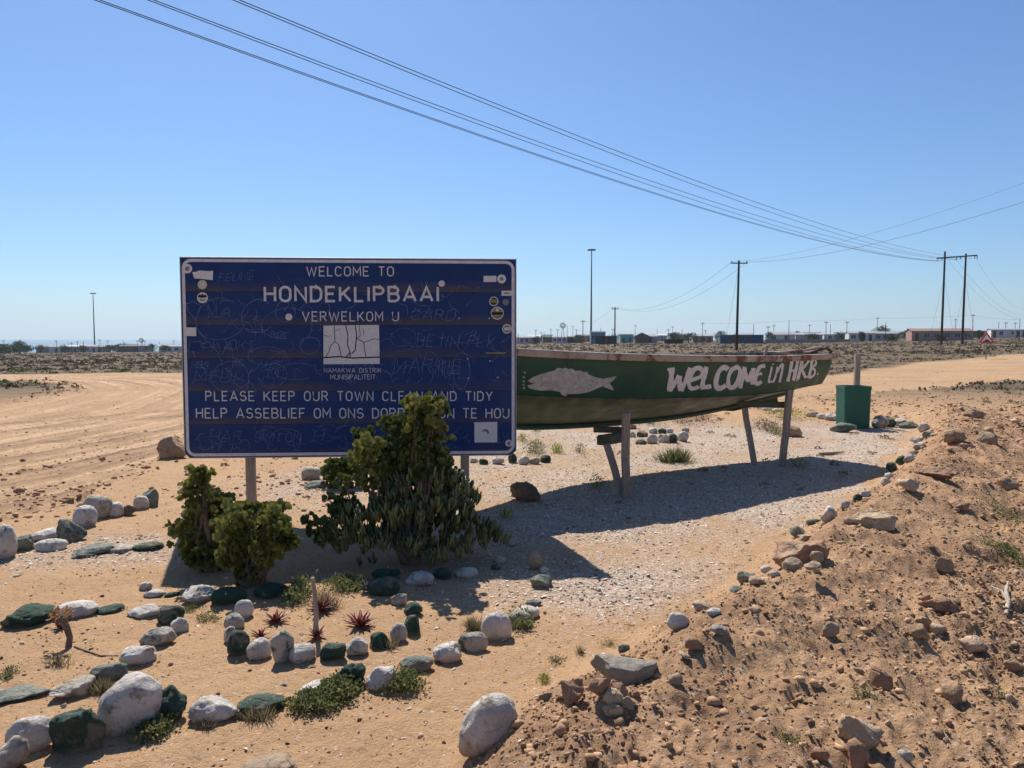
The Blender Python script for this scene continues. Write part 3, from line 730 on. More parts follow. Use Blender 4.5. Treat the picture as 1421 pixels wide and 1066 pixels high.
# ------------------------------------------------------------------ town sign
YL, YR = 6.58, 6.76
cTL = at(250.5, 359, YL); cTR = at(715, 359.5, YR); cBL = at(257.5, 636, YL); cBR = at(716, 630, YR)
zt = (cTL[2]+cTR[2])/2; zb = (cBL[2]+cBR[2])/2
SL = np.array(((cTL[0]+cBL[0])/2, YL, 0)); SR = np.array(((cTR[0]+cBR[0])/2, YR, 0))
SW = float(np.linalg.norm(SR-SL)); SH = zt-zb; SU = (SR-SL)/SW; SN = np.array((SU[1], -SU[0], 0))   # normal towards the viewer
print('sign', SW, SH, zb, zt)
def sp(px, py):                                     # sign coordinates (metres from lower left corner) seen at a photo point
    d = ray(px, py); o = np.array((0, 0, CAMZ)); t = ((SL-o)@SN)/(d@SN); p = o+d*t
    return float((p-SL)@SU), float(p[2]-zb)
def SP(u, v, off): p = SL+SU*u+SN*off; return (p[0], p[1], zb+v)
kx = SW/464.; 
sb = SL+SU*SW/2; sgz = hz(sb[0], sb[1])
sign = empty('town_sign', (sb[0], sb[1], sgz), label='large blue scratched welcome sign on two wooden posts with white lettering', cat='sign')
SO = Vector((sb[0], sb[1], sgz))
def sbuild(mb, name, mat, parent=sign, **k):
    me = bpy.data.meshes.new(name); me.from_pydata([tuple(Vector(p)-SO) for p in mb.v], [], mb.f); me.polygons.foreach_set('use_smooth', mb.sm); me.update()
    me.materials.append(mat); return link(name, me, parent, **k)
def sign_mat():
    q = NT('blue_sign_sheeting', .45, .3); co = q.tc.outputs['Object']
    c = q.mix(q.ramp(q.noise(2.2, 5, co), .3, .7), (.003, .024, .112), (.005, .034, .145))
    c = q.mix(q.math('MULTIPLY', q.ramp(q.noise(160, 3, co), .45, .7), .35), c, (.010, .052, .19))
    # dust held along the lower edge of every plank
    z = q.sep(co)[2]; ph = q.n('ShaderNodeMath', operation='FRACT'); q.l(q.math('DIVIDE', q.math('SUBTRACT', z, zb-sgz), SH/6), ph.inputs[0])
    st = q.math('ADD', ph.outputs[0], q.math('MULTIPLY', q.math('SUBTRACT', q.noise(3, 6, co, .6, 0, (1, 1, 4)), .5), .5))
    d = q.ramp(st, .34, .02); d = q.math('MULTIPLY', d, q.ramp(q.noise(1.4, 3, co), .3, .6, .25, .8))
    c = q.mix(d, c, (.088, .068, .058))
    scr = q.ramp(q.noise(8, 8, co, .8, 3.), .64, .68); c = q.mix(q.math('MULTIPLY', scr, .25), c, (.05, .075, .17))
    return q.out(c, q.noise(160, 3, co), .08, .002, q.ramp(q.noise(5, 5, co), .3, .7, .35, .65))
M['blue'] = sign_mat()
M['white_film'] = plain('white_film', (.62, .59, .60), .5, .13, 30)
M['frame_metal'] = plain('grey_metal', (.36, .36, .38), .5, .15, 20, metal=.3)
q = NT('weathered_timber', .9, .1); co = q.tc.outputs['Object']
f = q.noise(14, 8, co, .65, .3, (6, 6, .5)); c = q.mix(q.ramp(f, .3, .7), (.21, .165, .125), (.43, .355, .285)); c = q.mix(q.math('MULTIPLY', q.ramp(q.noise(3, 4, co), .45, .7), .5), c, (.42, .35, .28))
M['wood'] = q.out(c, f, .6, .01)
q = NT('dark_pole_timber', .9, .1); co = q.tc.outputs['Object']; f = q.noise(3, 6, co, .6, 0, (4, 4, .3))
M['pole'] = q.out(q.mix(q.ramp(f, .3, .7), (.045, .032, .025), (.12, .085, .065)))
rad = .065
def rrect(u0, v0, u1, v1, r, n=6):
    P = []
    for (cx, cy, a) in ((u1-r, v1-r, 0), (u0+r, v1-r, 90), (u0+r, v0+r, 180), (u1-r, v0+r, 270)): P += arc(cx, cy, r, r, a, a+90, n)
    return P
for i in range(6):                                  # six aluminium planks
    v0 = SH*i/6+.0012; v1 = SH*(i+1)/6-.0012
    pts = [(0, v0), (SW, v0), (SW, v1), (0, v1)]
    if i == 0: pts = [(.03, v0), (SW-.03, v0), (SW, v0+.03), (SW, v1), (0, v1), (0, v0+.03)]
    e = .0015*((i*7) % 3-1); mb = MB(); mb.prism([SP(u, v, e) for u, v in pts], tuple(-SN*.014)); sbuild(mb, 'plank', M['blue'])
for i in range(1, 6):
    mb = MB(); mb.beam(SP(.02, SH*i/6, -.021), SP(SW-.02, SH*i/6, -.021), .012, .05); sbuild(mb, 'joint_strip', M['blue'])
mb = MB()                                           # frame edge strips and back rails
for (a, b) in (((0, SH+.004), (SW, SH+.004)),): mb.beam(SP(*a, -.012), SP(*b, -.012), .03, .010)
for u in (-.004, SW+.004): mb.beam(SP(u, .03, -.012), SP(u, SH+.008, -.012), .008, .03)
mb.beam(SP(.03, -.004, -.012), SP(SW-.03, -.004, -.012), .03, .008)
sbuild(mb, 'frame', M['frame_metal'])
for v in (.25, SH*.5, SH-.25):
    mb = MB(); mb.beam(SP(.1, v, -.030), SP(SW-.1, v, -.030), .03, .05); sbuild(mb, 'back_rail', M['frame_metal'])
mb = MB(); o_ = rrect(.022, .022, SW-.022, SH-.022, rad); o_.append(o_[0]); V, Fq = ribbon(o_, .026)
mb.add([SP(u, v, .0035) for u, v in V], Fq); sbuild(mb, 'border_line', M['white_film'])
for px, tilt in ((343.5, 1.5), (645, 0)):
    u, _ = sp(px, 640); p0 = SP(u, 0, -.10); g = hz(p0[0], p0[1])
    mb = MB(); mb.beam((p0[0], p0[1], g-.2), (p0[0], p0[1], zb+SH-.1), .074, .074, rough=.002, nseg=8, seed=int(px)); sbuild(mb, 'post', M['wood'])
# lettering
def line(txt, x0, x1, ytop, ybot, sw, lvl=.0045):
    u0, v0 = sp(x0, ybot); u1, v1 = sp(x1, ybot); _, vt = sp((x0+x1)/2, ytop); h = vt-(v0+v1)/2
    w = u1-u0; n = len(txt)-1
    raw = sum(GL[c][0]*h if c != ' ' else h*.42 for c in txt); gap = (w-raw)/n
    if gap < h*.14: sx = w/(raw+n*h*.16); gap = h*.16
    else: sx = 1.
    if gap > h*.36: sx = w/(raw+n*h*.32); gap = h*.32
    x = u0
    i = 0
    for c in txt:
        mb = MB()
        if c == ' ': x += (h*.42+gap)*sx; continue
        wd, st = GL[c]
        for s in st:
            V, Fq = ribbon([(x+p[0]*h*sx, p[1]*h) for p in s], sw*h); i += 1
            mb.add([SP(a, b+v0+(v1-v0)*(a-u0)/w, lvl+.0004*(i % 3)) for a, b in V], Fq)
        x += (wd*h+gap)*sx
        sbuild(mb, 'letter', M['white_film'])
line('WELCOME TO', 426, 546, 370.5, 383, .125)
line('HONDEKLIPBAAI', 368, 608, 398.5, 418, .175)
line('VERWELKOM U', 420, 553, 433, 445.5, .125)
line('NAMAKWA DISTRIK', 450, 529, 511, 517, .10)
line('MUNISIPALITEIT', 459, 521, 520, 526.5, .10)
line('PLEASE KEEP OUR TOWN CLEAN AND TIDY', 286, 683, 543.5, 556, .125)
line('HELP ASSEBLIEF OM ONS DORP SKOON TE HOU', 273, 706, 567, 580, .125)
# municipal emblem: white square split by dark crack lines
def patch(pts, mat, name, lvl=.004, par=sign, mb=None):
    mb = mb or MB(); P = [SP(*sp(*p), lvl+.001) for p in pts]; mb.prism(P, tuple(-SN*.001)); return sbuild(mb, name, mat, par)
M['black_film'] = plain('black_film', (.012, .011, .014), .6, .2, 10)
M['grey_film'] = plain('grey_print', (.20, .19, .20), .6, .3, 60)
M['olive_film'] = plain('olive_print', (.26, .22, .09), .6, .3, 60)
M['sticker'] = plain('sticker_paper', (.66, .63, .61), .6, .12, 60)
emb = patch([(449, 505.5), (527, 505), (526, 451), (449, 452)], M['sticker'], 'emblem')
mb = MB(); k = 0
cr = [([(452, 496), (457, 487), (459, 480), (465, 474), (464, 452)], .9), ([(464, 474), (470, 478), (473, 491), (474, 495)], .9), ([(480, 452), (483, 466), (482, 478), (486, 489), (486, 496)], 1.3), ([(493, 452), (495, 464), (494, 476), (493, 486), (488, 491)], 1.3),
      ([(495, 470), (500, 466), (499, 452)], .8), ([(495, 470), (505, 475), (506, 486), (508, 495)], 1.0), ([(505, 475), (512, 473), (519, 470), (526, 471)], .8), ([(505, 465), (504, 456)], .7), ([(449, 465), (456, 467), (459, 466)], .6), ([(465, 460), (472, 456)], .6), ([(449, 496.5), (470, 495), (490, 497), (527, 495.5)], 1.8), ([(486, 489), (480, 496)], 1.5)]
for pts, w in cr:
    V, Fq = ribbon([sp(*p) for p in pts], w*.0064); k += 1; mb.add([SP(a, b, .0056+.0003*(k % 3)) for a, b in V], Fq)
sbuild(mb, 'crack_lines', M['black_film'], emb)
def disc(cx, cy, r, mat, name='sticker', lvl=.004, par=sign, n=20): return patch([(cx+r*math.cos(R(a)), cy-r*math.sin(R(a))) for a in np.linspace(0, 360, n+1)[:-1]], mat, name, lvl, par)
disc(260.3, 373, 6.6, M['sticker'])
d = disc(260.3, 373, 3.2, M['grey_film'], 'print', .0055)
patch([(267, 378), (274, 377), (276, 375.5), (288, 376.5), (296, 376), (295.5, 389), (288, 388), (270, 386.5)], M['sticker'], 'sticker')
disc(281, 395.2, 6.4, plain('cream_sticker', (.55, .50, .40), .6), 'sticker')
a = disc(281.2, 413.3, 7.6, M['sticker']); patch([(275.2, 411), (277, 408.4), (279, 410), (281, 407.6), (283, 410), (286, 409), (287.5, 412.5), (281, 413.6), (275, 413)], M['black_film'], 'print', .0055, a); patch([(276, 415.5), (286.5, 415.5), (284, 417.5), (278.5, 417.5)], M['grey_film'], 'print', .0055, a)
disc(401, 440, 4.8, M['sticker'])
disc(613, 393.7, 4.4, M['sticker'])
patch([(256, 454.5), (272.5, 454.5), (272.5, 466.5), (256, 466.5)], M['sticker'], 'sticker')
patch([(671, 383), (688.8, 383), (688.8, 391.5), (671, 391.5)], M['sticker'], 'sticker')
a = disc(696, 387.3, 6.2, M['sticker'], lvl=.0052); disc(696, 387.3, 2.6, M['grey_film'], 'print', .007, a)
a = patch([(696, 403.6), (710.5, 403.6), (710.5, 410.5), (696, 410.5)], M['sticker'], 'sticker'); patch([(699, 406), (707.5, 406), (707.5, 408), (699, 408)], M['grey_film'], 'print', .0055, a)
a = disc(685.2, 418.3, 6.5, M['sticker']); disc(685.2, 418.3, 5.3, M['black_film'], 'print', .0055, a); patch([(680.5, 415), (690, 416), (690, 421), (680.5, 420)], M['olive_film'], 'print', .007, a)
a = disc(701.7, 419.7, 4.8, M['blue']); disc(701.7, 419.7, 4.5, M['grey_film'], 'print', .0055, a)
a = disc(690, 434.8, 9, M['sticker']); disc(690, 434.8, 7.6, M['olive_film'], 'print', .0055, a); patch([(682, 433.5), (698, 433.5), (698, 437), (682, 437)], M['black_film'], 'print', .007, a); disc(690, 430.5, 2, M['sticker'], 'print', .007, a)
a = disc(703.3, 456.4, 6.6, M['sticker']); disc(703.3, 456.4, 5.2, M['grey_film'], 'print', .0055, a); patch([(699.5, 454.5), (707, 454.5), (707, 458.5), (699.5, 458.5)], M['sticker'], 'print', .007, a)
patch([(674, 489), (702, 489), (702, 491), (674, 491)], M['olive_film'], 'sticker')
a = patch([(658, 586), (690, 585.6), (690, 614), (658.5, 614)], M['sticker'], 'sticker'); patch([(668, 599), (671, 596), (675, 595.2), (678, 597), (678.8, 601), (676.5, 603.5), (676, 600.5), (673, 598.6)], M['grey_film'], 'print', .0055, a)
disc(706, 615, 4.8, M['sticker']); disc(706, 615, 2.6, M['grey_film'], 'print', .0055)
# bolts
for (px, py) in ((637, 442), (679, 442), (649, 498), (650, 525), (691, 524), (680, 501)): disc(px, py, 1.0, M['sticker'], 'bolt', .004, n=8)
# scratched names and loops
mb = MB(); k = 0; r = random.Random(5)
def scr(pts, w=.9, jit=.5):
    global k
    P = []
    for a, b in zip(pts[:-1], pts[1:]):
        n_ = max(1, int(math.hypot(b[0]-a[0], b[1]-a[1])/5))
        for i in range(n_): P.append((a[0]+(b[0]-a[0])*i/n_+r.uniform(-jit, jit), a[1]+(b[1]-a[1])*i/n_+r.uniform(-jit, jit)))
    P.append(pts[-1]); V, Fq = ribbon([sp(*p) for p in P], w*.0042); k += 1; mb.add([SP(a, b, .0030+.00008*(k % 8)) for a, b in V], Fq)
def scrt(t, x, y, h, w=.8, sx=1., sh=.2):
    for s in text_strokes(t, 0, 0, h, h*.25, sx): dx_, dy_ = r.uniform(-1, 1), r.uniform(-1.3, 1.3); scr([(x+p[0]+p[1]*sh+dx_, y-p[1]*r.uniform(.85, 1.2)+dy_) for p in s], w, .75)
scrt('MJR', 289, 440, 11, sx=1.2); scrt('LTAA', 262, 488, 14, sx=1.3); scrt('OKT', 318, 486, 13, sx=1.1); scrt('MBS', 266, 510, 9); scrt('VIG', 320, 508, 9) if False else scrt('VIC', 320, 508, 9)
scrt('MEDI', 270, 530, 16, sx=1.3); scrt('MARKIE', 546, 518, 20, .9, 1.0); scrt('BETIN-PLK', 577, 482, 16, .9, 1.05); scrt('CARD', 570, 444, 15, .9, 1.2)
scrt('FELINE', 303, 390, 11, .7, 1.1); scrt('NAMA', 290, 417, 6, .6); scrt('MIK', 480, 508, 6, .5); scrt('HAR', 292, 612, 14, .8, 1.2); scrt('SIMTON', 352, 612, 12, .8, 1.2); scrt('TT', 430, 611, 14, .8); scrt('DAN', 375, 470, 8, .6); scrt('ROW', 590, 398, 6, .5)
for cx, cy, rx, ry, w in ((306, 446, 34, 22, .9), (358, 442, 23, 18, .9), (396, 434, 14, 10, .7), (430, 478, 14, 9, .8), (398, 452, 35, 18, .8), (320, 525, 26, 15, .8), (378, 519, 20, 13, .8), (412, 517, 30, 9, .8), (396, 610, 22, 12, .7), (640, 512, 12, 18, .7), (560, 470, 18, 10, .6), (370, 495, 26, 8, .7)):
    a0 = r.uniform(0, 360); scr([(cx+rx*math.cos(R(a)), cy+ry*math.sin(R(a))*(1+.002*(a-a0))) for a in np.linspace(a0, a0+r.uniform(250, 420), 26)], w)
scr([(258, 420), (262, 432), (272, 445), (276, 436), (278, 424), (268, 418), (258, 422)]); scr([(276, 462), (290, 475), (305, 492)])
for i in range(260):
    x0 = r.uniform(262, 700); y0 = r.choice((r.uniform(455, 535), r.uniform(455, 535), r.uniform(400, 450), r.uniform(592, 622))); a = r.uniform(-1.2, 1.2); L = r.uniform(4, 20); pts = []
    for j in range(7): pts.append((x0, y0)); a += r.uniform(-.9, .9); x0 += math.cos(a)*L/4; y0 += math.sin(a)*L/4
    pts = [p for p in pts if 258 < p[0] < 709 and 366 < p[1] < 628]
    if len(pts) > 2: scr(pts, r.uniform(.4, .8))
for i in range(12):
    x0 = r.uniform(600, 640); scr([(x0, 500), (x0+r.uniform(-4, 4), r.uniform(515, 530))], .5)
M['scratch'] = plain('scratched_paint', (.15, .19, .32), .6, .45, 30)
sbuild(mb, 'scratched_graffiti', M['scratch'], kind='stuff')

# ------------------------------------------------------------------ the boat
BOW = np.array((-1.0, 7.15)); STERN = np.array((3.88, 10.52)); BL = float(np.linalg.norm(STERN-BOW)); BD = (STERN-BOW)/BL; BN = np.array((BD[1], -BD[0]))
def interp(u, xs, ys): return float(np.interp(u, xs, ys))
def smi(u, xs, ys):                                  # smooth interpolation
    xs = list(xs); 
    i = max(0, min(len(xs)-2, sum(1 for q in xs[1:-1] if u >= q))); t = (u-xs[i])/(xs[i+1]-xs[i])
    m = lambda j: (ys[min(j+1, len(xs)-1)]-ys[max(j-1, 0)])/(xs[min(j+1, len(xs)-1)]-xs[max(j-1, 0)])
    h = xs[i+1]-xs[i]; t2, t3 = t*t, t*t*t
    return (2*t3-3*t2+1)*ys[i]+(t3-2*t2+t)*h*m(i)+(-2*t3+3*t2)*ys[i+1]+(t3-t2)*h*m(i+1)
US = (0, .1, .22, .4, .6, .8, 1)
def w_s(u): return smi(u, US, (.03, .36, .60, .74, .74, .66, .52))
def w_c(u): return smi(u, US, (.02, .22, .43, .58, .60, .52, .40))
def z_s(u): return smi(u, US, (1.53, 1.47, 1.42, 1.375, 1.347, 1.33, 1.338))
def z_c(u): return smi(u, US, (1.12, 1.05, .99, .93, .895, .89, .95))
def z_k(u): return smi(u, US, (.88, .76, .66, .62, .63, .72, .86))
rake = lambda u, z: (.10*(z-.9)*max(0, (u-.85)/.15)-.12*(z-.9)*max(0, (.1-u)/.1))
def HP(u, w, z, side=1):
    p = BOW+BD*(u*BL+rake(u, z))+BN*w*side; return np.array((p[0], p[1], z))
def strake(u, t, off=0., side=1):                    # t 0 sheer .. 1 chine
    bulge = .035*math.sin(math.pi*t)
    w = w_s(u)*(1-t)+w_c(u)*t+bulge*min(1, u*6)+off; return HP(u, w, z_s(u)*(1-t)+z_c(u)*t, side)
def bottom(u, t, off=0., side=1):                    # t 0 chine .. 1 keel
    w = (w_c(u)+off)*(1-t); return HP(u, w, z_c(u)*(1-t)+z_k(u)*t-off*.7+.03*math.sin(math.pi*t)*0, side)
bz = hz(1.5, 8.9)
boat = empty('rowing_boat', (1.5, 8.9, bz), label='old green wooden boat with painted greeting and fish, propped on trestles', cat='boat')
BO = Vector((1.5, 8.9, bz))
def bbuild(mb, name, mat, parent=boat, **k):
    me = bpy.data.meshes.new(name); me.from_pydata([tuple(Vector(p)-BO) for p in mb.v], [], mb.f); me.polygons.foreach_set('use_smooth', mb.sm); me.update()
    me.materials.append(mat); return link(name, me, parent, **k)
def surf(mb, fn, nu, nt, u0=0, u1=1, flip=False, t0=0., t1=1.):
    V = [fn(u0+(u1-u0)*i/nu, t0+(t1-t0)*j/nt) for i in range(nu+1) for j in range(nt+1)]; m = nt+1
    Fq = [(i*m+j, i*m+j+1, (i+1)*m+j+1, (i+1)*m+j) for i in range(nu) for j in range(nt)]
    if flip: Fq = [f[::-1] for f in Fq]
    mb.add(V, Fq, True)
def boat_paint(name, a, b, worn, amt, rust=0):
    q = NT(name, .5, .4); co = q.tc.outputs['Object']
    c = q.mix(q.ramp(q.noise(2, 6, co), .3, .7), a, b)
    c = q.mix(q.math('MULTIPLY', q.ramp(q.noise(1.6, 7, co, .65, .5, (1, 1, 3)), .52, .75), amt), c, worn)
    if rust:
        c = q.mix(q.ramp(q.noise(2.6, 8, co, .72, .6), .50, .57), c, (.16, .045, .018))
        c = q.mix(q.math('MULTIPLY', q.ramp(q.noise(11, 7, co, .7), .5, .7), .5), c, (.30, .20, .13))
    return q.out(c, q.noise(30, 6, co, .6, 0, (1, 1, 2)), .25, .01, q.ramp(q.noise(6, 5, co), .3, .7, .4, .7))
M['hull'] = boat_paint('dark_green_boat_paint', (.014, .066, .038), (.026, .096, .054), (.06, .085, .05), .5)
M['hullb'] = boat_paint('faded_olive_bottom_paint', (.030, .052, .026), (.055, .080, .040), (.07, .075, .045), .6)
M['gun'] = boat_paint('peeling_white_gunwale', (.36, .27, .20), (.52, .42, .34), (.28, .2, .15), .6, 1)
M['bletter'] = plain('white_brush_paint', (.72, .68, .65), .6, .12, 18)
M['bfish'] = plain('silver_grey_brush_paint', (.46, .44, .42), .55, .25, 22)
T_ = .028
for side, nm in ((1, 'hull_side'), (-1, 'hull_side')):
    mb = MB(); fl = side < 0
    surf(mb, lambda u, t: strake(u, t, 0, side), 48, 8, flip=fl); surf(mb, lambda u, t: strake(u, t, -T_, side), 48, 8, flip=not fl)
    bbuild(mb, nm, M['hull'])
    mb = MB(); surf(mb, lambda u, t: bottom(u, t, .006, side), 48, 6, flip=fl); surf(mb, lambda u, t: bottom(u, t, -.04, side), 48, 6, 0, 1, flip=not fl); bbuild(mb, 'hull_bottom', M['hullb'])
    # gunwale: deep rubbing band with a cap
    mb = MB(); n = 60; V = []
    for i in range(n+1):
        u = i/n*1.012
        uu = min(u, 1); ex = (u-uu)*BL
        for (dw, dz) in ((.012, -.058), (.036, -.054), (.044, .0), (.038, .014), (-.045, .018), (-.05, -.005)):
            w = w_s(uu)+dw
            if dw == .012: w = w_s(uu)+.010
            p = HP(uu, max(w, 0 if dw > 0 else -.0), z_s(uu)+dz, side); V.append((p[0]+BD[0]*ex, p[1]+BD[1]*ex, p[2]))
    Fq = [(i*6+j, i*6+(j+1) % 6, i*6+6+(j+1) % 6, i*6+6+j) for i in range(n) for j in range(6)]+[(0, 1, 2, 3, 4, 5), tuple(n*6+j for j in (5, 4, 3, 2, 1, 0))]
    mb.add(V, Fq); bbuild(mb, 'gunwale', M['gun'])
mb = MB(); P = [HP(1, w_s(1), z_s(1)-.004), HP(1, w_c(1), z_c(1)), HP(1, 0, z_k(1)), HP(1, w_c(1), z_c(1), -1), HP(1, w_s(1), z_s(1)-.004, -1)]
mb.prism(P, (-BD[0]*.04, -BD[1]*.04, 0)); bbuild(mb, 'transom', M['hull'])
mb = MB(); mb.beam(HP(1.0, -w_s(1)-.03, z_s(1)+.020), HP(1.0, w_s(1)+.04, z_s(1)+.020), .08, .03); bbuild(mb, 'transom_cap', M['gun'])
mb = MB(); mb.beam(HP(.012, 0, z_k(0)-.01), HP(.0, 0, z_s(0)+.05), .07, .06); bbuild(mb, 'stem', M['gun'])
mb = MB(); mb.tube([HP(u, 0, z_k(u)-.022) for u in np.linspace(.02, .99, 24)], .032, 6); bbuild(mb, 'keel', M['hullb'])
mb = MB(); mb.prism([HP(.72, .02, z_k(.72)-.02), HP(.93, .02, z_k(.93)-.02), HP(.935, .02, z_k(.93)-.10), HP(.91, .02, z_k(.93)-.11), HP(.78, .02, z_k(.72)-.05)], tuple(np.array((*(-BN*.04), 0)))); bbuild(mb, 'skeg', plain('dark_keel_paint', (.04, .045, .03), .8))
for u in (.25, .45, .66, .84):
    mb = MB(); mb.beam(HP(u, -w_s(u)+.05, z_s(u)-.17), HP(u, w_s(u)-.05, z_s(u)-.17), .22, .03); bbuild(mb, 'thwart', M['wood'])
for u in np.linspace(.12, .92, 9):
    for side in (1, -1):
        mb = MB(); mb.tube([strake(u, t, -T_-.015, side) for t in (.05, .5, 1)], .018, 4); bbuild(mb, 'rib', M['wood'])
mb = MB(); mb.beam(HP(.74, w_s(.74)-.03, z_s(.74)), HP(.745, w_s(.74)-.02, z_s(.74)+.13), .035, .025); bbuild(mb, 'thole_pin', M['wood'])
mb = MB(); mb.tube([HP(.80, w_s(.8)-.1, z_s(.8)+.045), HP(.9, w_s(.9)-.08, z_s(.9)+.065), HP(.985, w_s(1)-.1, z_s(1)+.105)], .016, 7)
o_ = bbuild(mb, 'old_oar_shaft', M['gun'])
mb = MB(); mb.tube([HP(.955, w_s(1)-.12, z_s(1)+.03), HP(.985, w_s(1)-.04, z_s(1)+.09), HP(1.005, w_s(1)-.02, z_s(1)+.03)], .018, 7); bbuild(mb, 'rusty_fairlead', plain('rusty_iron', (.12, .065, .045), .9, .4, 30))
# painting on the near side, following the planks
def ut(px, py):
    u, t = .55, .5
    for _ in range(14):
        a = np.array(proj(strake(u, t))); e = np.array((px, py))-a
        du = (np.array(proj(strake(u+.002, t)))-a)/.002; dt = (np.array(proj(strake(u, t+.01)))-a)/.01
        s = np.linalg.solve(np.stack([du, dt], 1), e); u = min(.999, max(.01, u+s[0])); t = min(1.1, max(-.1, t+s[1]))
    return u, t
def hull_ribbon(mb, pts, w, lvl):
    # resample, widen in photo units, lay on the hull
    P = []
    for a, b in zip(pts[:-1], pts[1:]):
        n_ = max(1, int(math.hypot(b[0]-a[0], b[1]-a[1])/3)); P += [(a[0]+(b[0]-a[0])*i/n_, a[1]+(b[1]-a[1])*i/n_) for i in range(n_)]
    P.append(pts[-1]); V, Fq = ribbon(P, w); mb.add([strake(*ut(*p), lvl) for p in V], Fq)
cr4 = lambda x, y: (900+x/4.18, 460+y/4.18)
def brush(mb, pts, w0, lvl, seed=0):
    """brush stroke with uneven width"""
    r = random.Random(seed); ph = r.uniform(0, 6)
    P = [cr4(*p) for p in pts]
    Q = []
    for i in range(len(P)-1):                         # Catmull-Rom
        p0, p1, p2, p3 = P[max(i-1, 0)], P[i], P[i+1], P[min(i+2, len(P)-1)]
        for k_ in range(4):
            t = k_/4; Q.append(tuple(.5*((2*p1[j])+(-p0[j]+p2[j])*t+(2*p0[j]-5*p1[j]+4*p2[j]-p3[j])*t*t+(-p0[j]+3*p1[j]-3*p2[j]+p3[j])*t**3) for j in (0, 1)))
    Q.append(P[-1]); w = w0/4.18*(1.18 if pts[0][0] < 690 else 1.0)
    V, Fq = ribbon(Q, lambda s: w*(1+.13*math.sin(ph+s*9)+.08*math.sin(ph*2+s*23))); mb.add([strake(*ut(*p), lvl) for p in V], Fq)
words = [
 ('W', [([(108, 222), (150, 217)], 14), ([(132, 220), (130, 270), (120, 348)], 27), ([(120, 340), (150, 300), (176, 256)], 22), ([(176, 258), (178, 300), (184, 345)], 25), ([(184, 345), (215, 280), (238, 210)], 22)]),
 ('E', [([(238, 285), (300, 262), (312, 232), (292, 212), (262, 222), (240, 262), (232, 302), (248, 332), (290, 322)], 21)]),
 ('L', [([(335, 205), (318, 270), (308, 330)], 24), ([(300, 328), (362, 318)], 20)]),
 ('C', [([(460, 222), (440, 208), (410, 228), (392, 275), (392, 318), (415, 330), (448, 312)], 24)]),
 ('O', [([(510, 208), (480, 225), (462, 270), (465, 318), (490, 325), (518, 290), (530, 235), (515, 206), (500, 210)], 21)]),
 ('M', [([(555, 205), (545, 260), (530, 330)], 21), ([(556, 212), (564, 260), (574, 292)], 19), ([(574, 292), (590, 250), (606, 215)], 17), ([(606, 212), (604, 260), (598, 308)], 21)]),
 ('E', [([(675, 200), (645, 206), (628, 240), (618, 285), (628, 304), (655, 290)], 17), ([(626, 250), (656, 244)], 14)]),
 ('i', [([(714, 205), (704, 250), (697, 292), (716, 288)], 12), ([(717, 188), (722, 192)], 12)]),
 ('n', [([(748, 205), (735, 260), (720, 298)], 12), ([(742, 240), (764, 200), (776, 194), (772, 230), (758, 296)], 14)]),
 ('H', [([(832, 165), (820, 230), (806, 290)], 18), ([(866, 150), (856, 210), (838, 285)], 19), ([(816, 232), (856, 222)], 15)]),
 ('.', [([(856, 284), (863, 286)], 10)]),
 ('K', [([(892, 150), (880, 215), (864, 278)], 19), ([(930, 168), (905, 200), (882, 222)], 15), ([(886, 218), (898, 245), (908, 270)], 15)]),
 ('.', [([(912, 262), (920, 264)], 11)]),
 ('B', [([(948, 162), (940, 215), (928, 272)], 15), ([(950, 165), (966, 168), (968, 190), (946, 214), (962, 222), (960, 250), (932, 272)], 12)]),
 ('.', [([(976, 246), (983, 248)], 11)]),
]
k = 0
for nm, sts in words:
    mb = MB()
    for s_, (pts, w) in enumerate(sts): brush(mb, pts, w, .0035+.0012*s_, k); k += 1
    bbuild(mb, 'painted_letter', M['bletter'])
def hull_poly(pts, mat, name, lvl=.0035, step=5):
    xs = [p[0] for p in pts]; ys = [p[1] for p in pts]; n = len(pts)
    def inside(x, y):
        c = False; j = n-1
        for i in range(n):
            if (pts[i][1] > y) != (pts[j][1] > y) and x < (pts[j][0]-pts[i][0])*(y-pts[i][1])/(pts[j][1]-pts[i][1])+pts[i][0]: c = not c
            j = i
        return c
    V = [Vector(p) for p in pts]; x = min(xs)
    while x < max(xs):
        y = min(ys)
        while y < max(ys):
            if inside(x, y) and all(math.hypot(x-p[0], y-p[1]) > step*.4 for p in pts): V.append(Vector((x, y)))
            y += step
        x += step
    vs_, _, fs_, *_ = delaunay_2d_cdt(V, [(i, (i+1) % n) for i in range(n)], [], 1, 1e-4)
    mb = MB(); mb.add([strake(*ut(v[0], v[1]), lvl) for v in vs_], [tuple(f) for f in fs_]); return bbuild(mb, name, mat)
c3 = lambda x, y: (700+x/4.1, 460+y/4.1)
fish = [(130, 282), (165, 258), (215, 240), (285, 222), (300, 207), (330, 212), (345, 206), (365, 215), (380, 211), (405, 225), (430, 222), (450, 232), (470, 230), (474, 243), (510, 258), (558, 270), (600, 262), (637, 254), (622, 275), (598, 295), (612, 315), (622, 337), (590, 326), (556, 312), (520, 328), (480, 345), (430, 355), (350, 357), (358, 366), (345, 370), (325, 362), (314, 344), (260, 334), (210, 338), (165, 330), (138, 322), (130, 306), (150, 304), (172, 298), (150, 292)]
fo = hull_poly([c3(*p) for p in fish][::-1], M['bfish'], 'painted_fish')
mb = MB(); k = 0; r = random.Random(3)
for i in range(55):
    x = r.uniform(215, 500); y = r.uniform(240, 335); yy = 282+(y-282)*(1-abs(x-350)/330); L = r.uniform(5, 12)
    hull_ribbon(mb, [c3(x, yy), c3(x+L*.5, yy+r.uniform(-2, 4)), c3(x+L, yy+r.uniform(-3, 3))], .35, .0045+.0003*(i % 3))
